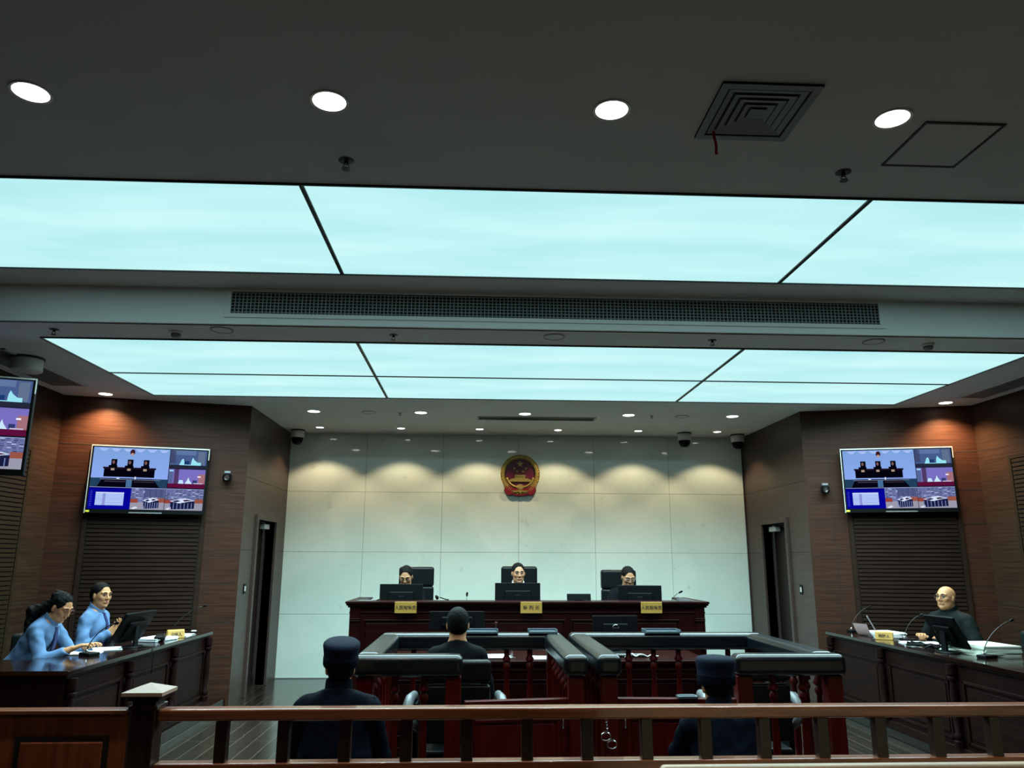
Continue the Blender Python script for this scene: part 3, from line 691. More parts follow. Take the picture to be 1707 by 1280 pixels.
def gooseneck(loc, rz, label, reach=.22, rise=.26, group=None, r=.0035, bs=1.0, bend=.3):
    t = thing('gooseneck_microphone', label, 'microphone', loc, rz, group)
    MB().prism([(-.055*bs, -.07*bs), (.055*bs, -.07*bs), (.045*bs, .07*bs), (-.045*bs, .07*bs)], 0, .028).build('base', M_BLACKP, t, bevel=.008)
    MB().lathe([(.012, .028), (.012, .04), (.006, .05)], (0, .03, 0), 12).build('socket', M_CHROME, t, smooth='auto')
    pts = [V((0, .03, .03)) + V((0, -reach*(i/12)**1.6, rise*(1-(1-i/12)**1.3))) for i in range(13)]
    MB().tube(pts, r, 8).build('neck', M_DARKMET, t, smooth=True)
    d = (pts[-1]-pts[-2]).normalized(); e = pts[-1]
    MB().tube([e, e+d*.01, e+d*.04, e+d*.05], [.005, .011, .012, .006], 12).build('microphone_head', M_BLACKP, t, smooth=True)
    return t
gooseneck((2.24, 9.02, 1.06), rad(65), 'thin gooseneck microphone leaning beside the right-hand bench monitor', .14, .24)
t = thing('desk_lamp_clip', 'small dark microphone with a short cable beside the left-hand chair', 'microphone', (-.41, 8.93, 1.25))
MB().tube([(0, 0, .006), (.0, 0, .03), (-.02, 0, .05)], [.012, .02, .012], 10).tube([(.03, 0, .03), (.10, 0, .008), (.13, 0, .005)], .006, 6).build('microphone_body', M_BLACKP, t, smooth=True)
t.name = 'short_microphone'
gooseneck((-.08, 9.0, 1.06), rad(10), 'thin upright microphone wire at the bench left of the middle monitor', .03, .20, r=.0025)

# ------------------------------------------------------------------ office chairs
def exec_chair(loc, rz, label, group, top, seat, w=.46, m=None):
    """faces +Y locally; top = height of the back, seat = seat height"""
    m = m or M_CHAIRL
    t = thing('leather_office_chair', label, 'chair', loc, rz, group); hb = w/2
    mb = MB(); 
    mb.box(-hb, hb, -.07, .03, seat+.10, top-.24, T(0, -.25, 0)); mb.build('backrest', m, t, bevel=.035, seg=4)
    mb = MB(); mb.box(-hb, hb, -.085, .035, top-.25, top, T(0, -.25, 0)); mb.build('headrest', m, t, bevel=.035, seg=4)
    MB().box(-.26, .26, -.25, .26, seat-.12, seat).build('seat', m, t, bevel=.04, seg=4)
    for s in (-1, 1):
        MB().tube([(s*.26, -.18, seat+.02), (s*.30, -.16, seat+.16), (s*.30, .0, seat+.22), (s*.30, .16, seat+.20), (s*.28, .18, seat+.04), (s*.26, .12, seat-.06)], .02, 8).build('armrest', M_CHROME if m is M_CHAIRG else M_BLACKP, t, smooth=True)
    MB().lathe([(.03, .10), (.03, seat-.12)], n=14).build('gas_column', M_DARKMET, t, smooth='auto')
    mb = MB()
    for k in range(5):
        a = 2*pi*k/5+.3; mb.tube([(0, 0, .12), (.15*cos(a), .15*sin(a), .10), (.27*cos(a), .27*sin(a), .065)], [.03, .025, .018], 8); mb.lathe([(.02, 0), (.028, .01), (.028, .045), (.02, .055)], (.27*cos(a), .27*sin(a), 0), 10)
    mb.build('star_base', M_DARKMET, t, smooth='auto')
    return t
PLF = .30
exec_chair((-.745, 10.00, PLF), pi, 'tall black leather chair behind the woman with glasses at the bench', 'judges\' chairs', 1.60-PLF, .46, .45)
exec_chair((.585, 10.00, PLF), pi, 'tall black leather chair behind the man at the centre of the bench', 'judges\' chairs', 1.61-PLF, .46, .47)
exec_chair((1.885, 10.00, PLF), pi, 'tall black leather chair behind the man at the right of the bench', 'judges\' chairs', 1.57-PLF, .46, .46)

# ------------------------------------------------------------------ clerks' desk in front of the bench
t = thing('clerks_desk', 'low dark red desk between the judges\' bench and the two docks', 'desk', (.555, 7.35, 0))
hw = 1.60
MB().box(-hw-.03, hw+.03, -.03, .80, .77, .80).build('desktop', M_BENCH, t, bevel=.006)
MB().box(-hw, hw, 0, .04, .06, .77).box(-hw, -hw+.04, .04, .74, .06, .77).box(hw-.04, hw, .04, .74, .06, .77).build('carcase', M_BENCH, t, bevel=.004)
MB().box(-hw-.01, hw+.01, -.02, .05, 0, .08).build('plinth', M_BENCH, t, bevel=.004)
for a, b in ((-1.5, -.56), (-.5, .48), (.54, 1.5)): frame_panel(t, a, b, .16, .64, M_BENCH)
MB().box(-hw, hw, -.012, 0, .71, .725).build('frieze_moulding', M_BENCH, t, bevel=.003)
monitor((1.42, 7.98, .80), rad(3), .46, .27, .215, 'black monitor with a silver ring logo on its back, on the clerks\' desk', None, 0, True)
monitor((-.165, 7.98, .80), 0, .55, .18, .30, 'black monitor on the clerks\' desk behind the defendant\'s head', None)
def papers(loc, rz, w, d, h, label, m=None, name='paper_stack', n=4, cat='papers', group=None, skew=.012):
    t = thing(name, label, cat, loc, rz, group); rr = random.Random(sum(map(ord, label)))
    for i in range(n):
        z0 = h*i/n; a = rr.uniform(-.08, .08)
        MB().box(-w/2, w/2, -d/2, d/2, z0, h*(i+1)/n-.0004, T(rr.uniform(-skew, skew), rr.uniform(-skew, skew), 0) @ Rz(a)).build('sheet', m or M_PAPER, t)
    return t
papers((.24, 7.62, .80), .1, .21, .29, .012, 'white papers on the clerks\' desk just right of the defendant\'s shoulder')
papers((.70, 7.55, .80), -.1, .30, .21, .006, 'thin sheet of paper on the clerks\' desk near the middle posts')
t = thing('keyboard', 'dark keyboard on the clerks\' desk behind the right dock', 'keyboard', (1.43, 7.62, .80), 0)
MB().box(-.20, .20, -.065, .065, 0, .018).build('keyboard_body', M_BLACKP, t, bevel=.004)
mb = MB()
for i in range(14):
    for j in range(5): mb.box(-.19+i*.027, -.168+i*.027, -.055+j*.022, -.037+j*.022, .018, .023)
mb.build('keys', M_GREYMET, t)
t = thing('desk_microphone', 'small chromed desk microphone beside the papers on the clerks\' desk', 'microphone', (.36, 7.52, .80))
MB().lathe([(.04, 0), (.04, .01), (.01, .015), (.006, .08)], n=18).build('base', M_CHROME, t, smooth='auto'); MB().lathe([(.006, .08), (.02, .09), (.024, .11), (.015, .13), (.003, .135)], n=14).build('microphone_head', M_GREYMET, t, smooth='auto')
t = thing('cable_coil', 'loose pale cable curled on the clerks\' desk', 'cable', (1.60, 7.50, .80))
MB().tube([(-.18+.03*i+.02*sin(i), .04*sin(i*1.1), .008+.03*abs(sin(i*.9))) for i in range(12)], .006, 6).build('cable', M_WHITEP, t, smooth=True)

# ------------------------------------------------------------------ docks with padded rails
def pad_mesh(mb, x0, x1, y0, y1, z0, z1): mb.box(x0, x1, y0, y1, z0, z1)
def baluster_prof(h):
    return [(.022, 0), (.022, .05), (.034, .07), (.034, .085), (.020, .10), (.030, .125), (.030, .14), (.019, .16), (.027, h*.35), (.024, h*.6), (.018, h-.16), (.030, h-.14), (.030, h-.125), (.018, h-.10), (.034, h-.085), (.034, h-.07), (.022, h-.05), (.022, h)]
BAL = None
def dock(x0, x1, gate_side, label, gl):
    global BAL
    y0, y1, ztop, th, pw = 5.16, 6.80, 1.10, .135, .16
    t = thing('dock_enclosure', label, 'dock', (x0, y0, 0), 0, None)
    W = x1-x0; D = y1-y0; zb = ztop-th
    pads = [(0, pw, 0, D), (W-pw, W, 0, D)]
    pads = [(0, pw, pw+.002, D-pw-.002), (W-pw, W, pw+.002, D-pw-.002), (0, W, D-pw, D)]
    fx = (0, .70) if gate_side > 0 else (W-.735, W)
    pads.append((fx[0], fx[1], 0, pw))
    gs = W-pw if gate_side > 0 else 0
    pads[1 if gate_side > 0 else 0] = (gs, gs+pw, 0, D-pw-.002)
    for a in pads:
        MB().box(a[0], a[1], a[2], a[3], zb, ztop).build('padded_rail', M_LEATH, t, bevel=.042, seg=5)
    posts = [(pw/2, D-pw/2), (W-pw/2, D-pw/2), (pw/2, pw/2), (W-pw/2, pw/2), (fx[1]-.06 if gate_side > 0 else fx[0]+.06, pw/2)]
    for px, py in posts: MB().box(px-.05, px+.05, py-.05, py+.05, 0, zb).build('post', M_DOCK, t, bevel=.006)
    for a, b in (((0, pw/2), (W, pw/2)), ):
        pass
    segs = [((pw/2, D-pw/2), (W-pw/2, D-pw/2)), ((pw/2, pw/2), (pw/2, D-pw/2)), ((W-pw/2, pw/2), (W-pw/2, D-pw/2)), (((fx[0]+pw/2 if gate_side > 0 else fx[0]+.06), pw/2), ((fx[1]-.06 if gate_side > 0 else W-pw/2), pw/2))]
    for a, b in segs:
        a = V(a); b = V(b); L = (b-a).length; n = max(2, round(L/.205)); d = (b-a)/n
        ang = math.atan2((b-a).y, (b-a).x)
        MB().box(.05, L-.05, -.03, .03, .06, .12).build('bottom_rail', M_DOCK, t, bevel=.005, loc=(a.x, a.y, 0), rot=(0, 0, ang))
        for i in range(1, n):
            p = a+d*i
            if BAL is None:
                o = MB().lathe(baluster_prof(zb-.12), (0, 0, 0), 12).build('baluster', M_DOCK, t, smooth='auto'); BAL = o
            else:
                o = BAL.copy(); C.objects.link(o); o.parent = t
            o.location = (p.x, p.y, .12)
    # gate
    gx0, gx1 = (fx[1], W-pw/2-.05) if gate_side > 0 else (pw/2+.05, fx[0])
    hinge = gx1 if gate_side > 0 else gx0
    L = gx1-gx0-.01; s = -1 if gate_side > 0 else 1
    g = MB(); a, b = sorted((0, s*L))
    g.box(a, b, -.02, .02, .06, .80).box(a, b, -.03, .03, .80, .83)
    g = g.build('gate', M_DOCK, t, bevel=.004, loc=(hinge-s*-.002, pw/2, 0), rot=(0, 0, rad(8) if gate_side > 0 else rad(-3)))
    pa, pb = sorted((s*.06, s*(L-.06)))
    frame_panel(g, pa, pb, .14, .72, M_DOCK, y=-.02, d=.012, name='gate_panel')
    hx = s*.045
    MB().tube([(hx, -.022, .74), (hx, -.05, .735), (hx, -.05, .66), (hx, -.022, .655)], .006, 8).build('handle', M_CHROME, g, smooth=True)
    return t
dock(-.765, .745, 1, 'left-hand dock of red balusters with black padded rails, a seated man inside', 'left')
dock(.80, 2.44, -1, 'right-hand dock of red balusters with black padded rails, standing empty', 'right')
def pad_tray(x, w, label, m, h=.028):
    t = thing('document_tray', label, 'tray', (x, 6.70, 1.10), 0, 'trays on the padded rails')
    MB().box(-w/2, w/2, -.07, .10, 0, .006).box(-w/2, w/2, .094, .10, .006, h).box(-w/2, w/2, -.07, -.064, .006, h*.6).box(-w/2, -w/2+.006, -.064, .094, .006, h).box(w/2-.006, w/2, -.064, .094, .006, h).build('tray_body', m, t, bevel=.002)
    papers_ = MB().box(-w/2+.012, w/2-.012, -.055, .085, .006, .014).build('contents', M_GREYG, t)
    return t
pad_tray(.07, .27, 'grey-blue tray on the padded rail right of the defendant\'s head', M_GREYG)
pad_tray(.58, .24, 'grey-blue tray on the padded rail left of the gap between the docks', M_GREYG)
pad_tray(1.585, .30, 'pale blue-grey tray on the rear padded rail of the right dock', M_GREYG)
t = thing('push_bell', 'tiny round-topped knob standing on the first tray', 'knob', (.19, 6.74, 1.128))
MB().tube([(0, 0, 0), (0, 0, .04)], .0035, 8).build('stem', M_CHROME, t); MB().lathe([(.003, .035), (.011, .041), (.013, .048), (.009, .056), (.002, .059)], n=14).build('knob_head', M_DOCK, t, smooth='auto')
# handcuffs hanging between the docks
t = thing('handcuffs', 'chromed handcuffs hanging on a chain between the two docks', 'handcuffs', (.845, 5.158, .74))
mb = MB()
for k in range(5):
    c = V((.002*k, 0, -.012-k*.019)); mb.tube([c+V((.006*cos(a)*(1 if k % 2 else .3), .006*cos(a)*(.3 if k % 2 else 1), .012*sin(a))) for a in [2*pi*i/10 for i in range(10)]], .0022, 5, True)
mb.build('chain', M_CHROME, t, smooth=True)
for cx, cz in ((-.004, -.125), (.034, -.172)):
    mb = MB(); mb.tube([(cx+.030*cos(a), -.004, cz+.024*sin(a)) for a in [2*pi*i/20 for i in range(20)]], .0045, 6, True); mb.box(cx-.012, cx+.012, -.010, .002, cz+.018, cz+.034); mb.build('cuff', M_CHROME, t, smooth='auto')
MB().tube([(0, .036, .0), (0, -.002, .0), (0, -.004, -.012)], .004, 6).build('hook', M_CHROME, t, smooth=True)
# folded cloth on the right gate
t = thing('tissue_pack', 'small grey-white packet lying on the gate of the right dock', 'packet', (1.38, 5.20, .83))
MB().box(-.065, .065, -.035, .035, 0, .020).build('packet_body', M_GREYG, t, bevel=.006); MB().box(-.05, .05, -.02, .02, .019, .024).build('flap', M_GREYG, t, bevel=.003)

def dock_chair(loc, label, rz=0, top=1.03):
    t = thing('dock_chair', label, 'chair', loc, rz, None)
    MB().box(-.235, .235, -.10, -.03, .50, .87, T(0, -.14, 0)).build('backrest', M_CHAIRL, t, bevel=.022, seg=3)
    MB().box(-.24, .24, -.115, -.025, .885, top, T(0, -.14, 0)).build('headrest', M_CHAIRL, t, bevel=.028, seg=3)
    MB().box(-.25, .25, -.20, .26, .34, .45).build('seat', M_CHAIRL, t, bevel=.03, seg=3)
    for s in (-1, 1):
        M = Matrix()
        mb = MB(); mb.tube([(s*.25, -.18, .58), (s*.30, -.20, .64), (s*.325, -.17, .72), (s*.315, -.08, .76), (s*.30, .10, .755), (s*.29, .20, .70)], [.020, .034, .038, .034, .030, .024], 10)
        mb.build('armrest', mat('pale_armrest', (.15, .16, .17), .4), t, smooth=True)
        MB().box(s*.28-.02, s*.28+.02, -.08, .08, .36, .73).build('arm_support', M_BLACKP, t, bevel=.006)
    for sx_ in (-1, 1):
        for sy_ in (-1, 1): MB().tube([(sx_*.20, sy_*.18, .35), (sx_*.23, sy_*.22, 0)], [.018, .013], 8).build('leg', M_DARKMET, t)
    return t
dock_chair((-.115, 5.74, 0), 'black leather armchair with pale curved arms under the man in the left dock')
dock_chair((1.95, 5.74, 0), 'empty black leather armchair inside the right dock')

# ------------------------------------------------------------------ side desks
def side_desk(X, s, y0, y1, ret, label, W=.60):
    """front face in plane X (facing -s... the room centre), body extends outward by W"""
    t = thing('counsel_desk', label, 'desk', (X, y0, .10), 0, 'side desks')
    D = y1-y0; H = .80
    def bx(m_, x0, x1, *r): a, b = sorted((s*x0, s*x1)); return m_.box(a, b, *r)
    mb = MB(); bx(mb, -.04, W, -.04, D+.04, H-.035, H); mb.build('desktop', M_DESK, t, bevel=.006)
    mb = MB(); bx(mb, -.02, W, -.02, D+.02, H-.06, H-.035); mb.build('moulding', M_DESKB, t, bevel=.006)
    mb = MB(); bx(mb, 0, .04, 0, D, .06, H-.06); bx(mb, .04, W, 0, .04, .06, H-.06); bx(mb, .04, W, D-.04, D, .06, H-.06); mb.build('carcase', M_DESKB, t, bevel=.003)
    mb = MB(); bx(mb, -.025, .05, -.02, D+.02, 0, .08); bx(mb, .05, W, -.02, .05, 0, .08); mb.build('plinth', M_DESKB, t, bevel=.008)
    n = 3 if D > 2.5 else 2; seg = D/n
    R = Rz(-pi/2) if s > 0 else Rz(pi/2)   # local x along y, local -y toward room centre
    for i in range(n):
        a0, a1 = i*seg+.10, (i+1)*seg-.10
        if s > 0: M = T(0, 0, 0) @ Rz(-pi/2); x0_, x1_ = -a1, -a0
        else: M = Rz(pi/2); x0_, x1_ = a0, a1
        frame_panel(t, x0_, x1_, .12, .62, M_DESKB, y=0, d=.016, w=.05, M=M)
    for i in range(n+1):
        y = min(max(i*seg, .05), D-.05)
        prof = [(.040, .08), (.040, .13), (.026, .14), (.038, .16), (.038, .18), (.024, .20), (.034, .36), (.030, .52), (.022, .60), (.038, .615), (.038, .635), (.026, .645), (.040, .66), (.040, .74)]
        mb = MB(); mb.lathe(prof, (-s*.03, y, 0), 14); mb.build('column', M_DESKB, t, smooth='auto')
    if ret:
        mb = MB(); bx(mb, W, W+.55, -.04, .62, H-.035, H); mb.build('return_top', M_DESK, t, bevel=.006)
        mb = MB(); bx(mb, W, W+.5, 0, .04, .0, H-.035); mb.build('return_panel', M_DESKB, t, bevel=.004)
    return t
side_desk(-2.96, -1, 6.05, 9.12, True, 'dark lacquered counsel desk on the left with two people in blue shirts')
side_desk(4.10, 1, 5.55, 9.05, False, 'dark lacquered counsel desk on the right with a bald man', .60)
DZ = .90
# things on the left desk
monitor((-3.13, 7.56, DZ), rad(87), .58, .30, .175, 'black monitor tilted back on the left desk', None, rad(28))
gooseneck((-3.22, 6.93, DZ), rad(62), 'gooseneck microphone bent to the face of the woman in the blue shirt', .30, .235, None, .004)
papers((-3.36, 7.06, DZ), .2, .30, .24, .010, 'white papers under the hands of the woman at the left desk', n=3)
papers((-3.28, 7.40, DZ), .5, .22, .30, .006, 'white sheet lying below the tilted monitor on the left desk', n=2)
t = papers((-3.16, 8.16, DZ), -.2, .26, .34, .030, 'rumpled white papers on the left desk behind the tilted monitor', n=5)
t = thing('leather_pouch', 'black pouch beside the gold nameplate on the left desk', 'pouch', (-3.10, 8.12, DZ), .3)
MB().box(-.05, .05, -.14, .14, 0, .06).build('pouch_body', M_BLACKP, t, bevel=.025, seg=3)
MB().box(-.035, .035, -.10, .10, .058, .064).build('flap', M_CHAIRL, t, bevel=.002)
def desk_plate(loc, rz, txt, label):
    t = thing('desk_nameplate', label, 'nameplate', loc, rz)
    MB().prism([(-.042, 0), (.042, 0), (.018, .078), (.0, .088), (-.018, .078)], -.085, .085, Rx(pi/2) @ Rz(0)).build('tent_plate', M_GOLDP, t, bevel=.006).rotation_euler = (0, 0, pi/2)
    text('lettering', txt, .040, M_INK, t, T(0, -.0335, .038) @ Rx(-.255) @ UPR, .0008, .9, .0006)
    return t
desk_plate((-3.05, 8.38, DZ), rad(38), '公诉人', 'gold tent nameplate on the left desk')
papers((-3.10, 8.66, DZ), .1, .21, .29, .010, 'white sheets past the gold nameplate on the left desk', n=2)
gooseneck((-3.12, 8.52, DZ), rad(75), 'thin gooseneck microphone rising behind the tilted monitor on the left desk', .34, .28, None, .003)
t = thing('round_call_button', 'small white round button at the far end of the left desk', 'button', (-3.08, 9.0, DZ))
MB().lathe([(.045, 0), (.045, .01), (.035, .015)], n=20).build('button_base', M_BLACKP, t, smooth='auto'); MB().lathe([(.030, .015), (.028, .022), (.01, .026)], n=20).build('button_cap', M_WHITEP, t, smooth='auto')
mb = MB(); mb.tube([(-3.16, 7.35, DZ+.006), (-3.10, 7.5, DZ+.006), (-3.0, 7.52, DZ+.008), (-2.925, 7.50, DZ+.006), (-2.905, 7.49, DZ-.05), (-2.90, 7.47, DZ-.22)], .004, 6)
tag(mb.build('monitor_cable', M_BLACKP, None, smooth=True), 'black cable running over the front edge of the left desk', 'cable')
exec_chair((-4.18, 7.15, .10), -pi/2, 'dark green-black office chair behind the woman at the left desk', None, .96, .44, .48, M_CHAIRG)
exec_chair((-4.0, 7.95, .10), -pi/2, 'dark office chair under the man in the blue shirt', None, .90, .44, .42, M_CHAIRG)
# things on the right desk
gooseneck((4.36, 9.00, DZ), rad(100), 'gooseneck microphone at the far end of the right desk', .24, .24, None, .003)
t = thing('leaflet', 'pinkish sheet curling up near the far end of the right desk', 'paper', (4.30, 8.55, DZ), .4)
mb = MB()
for i in range(8):
    a, b = i/8, (i+1)/8
    f = lambda u: (-.02-.10*u, .02*u, .002+.13*u*u)
    pa_, pb_ = f(a), f(b); mb.add([(pa_[0], -.09, pa_[2]), (pa_[0], .09, pa_[2]), (pb_[0], .09, pb_[2]), (pb_[0], -.09, pb_[2]), (pa_[0]+.001, -.09, pa_[2]-.001), (pa_[0]+.001, .09, pa_[2]-.001), (pb_[0]+.001, .09, pb_[2]-.001), (pb_[0]+.001, -.09, pb_[2]-.001)], [(0, 1, 2, 3), (7, 6, 5, 4)])
mb.build('curled_sheet', mat('pink_paper', (.62, .42, .42), .6), t)
desk_plate((4.26, 8.14, DZ), rad(-32), '辩护人', 'gold tent nameplate with dark characters on the right desk')
t = thing('laptop', 'open silver laptop seen edge-on beside the gold nameplate on the right desk', 'laptop', (4.46, 8.40, DZ), rad(64))
MB().box(-.16, .16, -.11, .11, 0, .016).build('keyboard_deck', M_GREYMET, t, bevel=.004)
MB().box(-.16, .16, 0, .008, 0, .22, T(0, .11, .014) @ Rx(-.45)).build('lid', M_GREYMET, t, bevel=.003)
MB().box(-.15, .15, -.001, 0, .01, .21, T(0, .11, .014) @ Rx(-.45)).build('display', emis('laptop_glow', (.30, .36, .42), .8), t)
papers((4.56, 8.66, DZ), .1, .24, .34, .035, 'thick pile of white papers behind the laptop on the right desk', n=5)
papers((4.42, 7.72, DZ), -.15, .34, .30, .012, 'spread white papers before the bald man on the right desk', n=3)
gooseneck((4.42, 7.98, DZ), rad(80), 'gooseneck microphone standing by the laptop on the right desk', .16, .22, None, .003)
monitor((4.24, 7.02, DZ), rad(-86), .41, .30, .175, 'black monitor on the right desk in front of the bald man', None, rad(28))
t = thing('cable_heap', 'dark tangle of cables at the foot of the right-hand monitor', 'cable', (4.24, 7.40, DZ))
MB().tube([(.10*cos(i*.9)*(1-.02*i), .16*sin(i*.75), .012+.012*(i % 3)) for i in range(26)], .010, 6).build('cable', M_BLACKP, t, smooth=True)
papers((4.52, 6.92, DZ), .12, .34, .44, .085, 'tall pile of pale case papers on the right desk by the frame edge', M_PAPERG, n=6)
t = thing('open_folder', 'open cream folder leaning on the case papers at the right desk', 'folder', (4.40, 7.14, DZ), 0)
MB().box(-.10, .12, -.10, .10, 0, .003, T(0, 0, .035) @ Rx(-.28)).build('cover', M_PAPERG, t); MB().box(-.10, .12, -.10, .10, 0, .012, Rz(.1)).build('pages', M_PAPERG, t)
gooseneck((4.33, 6.62, DZ), rad(112), 'large gooseneck microphone nearest to the right edge of the photo', .40, .26, None, .0045)
exec_chair((5.22, 7.62, .10), rad(80), 'black office chair with a chromed arm under the bald man', None, .92, .44, .46, M_CHAIRG)
exec_chair((5.25, 6.95, .10), rad(95), 'empty dark green office chair right of the bald man', None, .93, .44, .50, M_CHAIRG)

# ------------------------------------------------------------------ gallery barrier
t = thing('gallery_railing', 'reddish wooden barrier railing running across the foreground', 'railing', (-1.49, 4.0, 0))
LR_ = 6.4
MB().box(0, LR_, -.045, .045, .945, 1.0).build('top_rail', M_RAIL, t, bevel=.010, seg=3)
MB().box(0, LR_, -.04, .04, .70, .76).build('middle_rail', M_RAIL, t, bevel=.008)
MB().box(0, LR_, -.04, .04, .08, .15).build('bottom_rail', M_RAIL, t, bevel=.008)
ps = None
for i in range(21):
    x = .30+i*.2915
    if ps is None: ps = MB().box(-.028, .028, -.028, .028, 0, .945).build('baluster', M_POST, t, bevel=.004)
    else: ps = ps.copy(); C.objects.link(ps)
    ps.location = (x, 0, 0)
t = thing('newel_post', 'dark square newel post with a pyramid cap catching light left of the barrier railing', 'post', (-1.55, 4.0, 0))
MB().box(-.055, .055, -.055, .055, 0, 1.04).build('shaft', M_POST, t, bevel=.005)
MB().box(-.068, .068, -.068, .068, 1.0, 1.02).box(-.075, .075, -.075, .075, 1.04, 1.065).build('collar', M_POST, t, bevel=.005)
mb = MB(); mb.add([(-.095, -.095, 1.066), (.095, -.095, 1.066), (.095, .095, 1.066), (-.095, .095, 1.066), (-.095, -.095, 1.082), (.095, -.095, 1.082), (.095, .095, 1.082), (-.095, .095, 1.082), (0, 0, 1.115)], [(3, 2, 1, 0), (0, 1, 5, 4), (1, 2, 6, 5), (2, 3, 7, 6), (3, 0, 4, 7), (4, 5, 8), (5, 6, 8), (6, 7, 8), (7, 4, 8)])
mb.build('pyramid_cap', mat('cap_wood_lit', (.48, .33, .26), .3, coat=.2), t)  # pale tone paints in the light reflected by the cap
t = thing('panelled_barrier', 'orange-brown panelled wooden barrier at the lower left corner', 'barrier', (-1.615, 3.96, 0))
MB().box(-3.2, 0, -.02, .03, 0, .985).build('board', M_PANEL, t)
MB().box(-3.2, .0, -.04, .045, .985, 1.005).build('cap_rail', M_RAIL, t, bevel=.005)
for k in range(5):
    a = -.62-.625*k
    MB().box(a+.12, a+.545, -.024, -.0205, .28, .89).build('panel_groove', M_GROOVE, t)
    MB().box(a+.145, a+.52, -.034, -.02, .31, .865).build('raised_panel', M_PANEL, t, bevel=.008)
    MB().box(a-.003, a+.003, -.0215, -.0195, 0, .98).build('joint', M_GROOVE, t)
# bench back of the public gallery
t = thing('gallery_bench', 'pale brown top of a public gallery bench at the bottom right edge', 'bench', (2.45, 3.2, 0))
M_BB = wood('gallery_bench_wood', (.50, .34, .21), .35, var=.2, ax=0, fine=25)
MB().box(-1.72, 1.72, -.03, .03, .46, .922).build('backrest', M_BB, t, bevel=.022, seg=4)
MB().box(-1.70, 1.70, -.46, -.03, .40, .45).build('seat', M_BB, t, bevel=.015)
for x in (-1.5, 0, 1.5): MB().box(x-.03, x+.03, -.44, .03, 0, .40).build('leg', M_DARKMET, t, bevel=.005)
# chairs of the two officers
for x, y, w in ((-.76, 4.62, 'left'), (1.42, 4.66, 'right')):
    t = thing('guard_chair', f'plain dark chair under the {w} uniformed officer', 'chair', (x, y, 0), 0, None)
    MB().box(-.20, .20, -.19, .22, .39, .44).build('seat', M_CHAIRL, t, bevel=.015); MB().box(-.19, .19, -.235, -.205, .44, .60).build('backrest', M_CHAIRL, t, bevel=.012)
    for s in (-1, 1):
        MB().tube([(s*.18, -.22, .60), (s*.18, -.21, .40), (s*.19, -.24, 0)], .011, 8).build('leg', M_DARKMET, t); MB().tube([(s*.18, .18, .40), (s*.19, .20, 0)], .011, 8).build('leg', M_DARKMET, t)
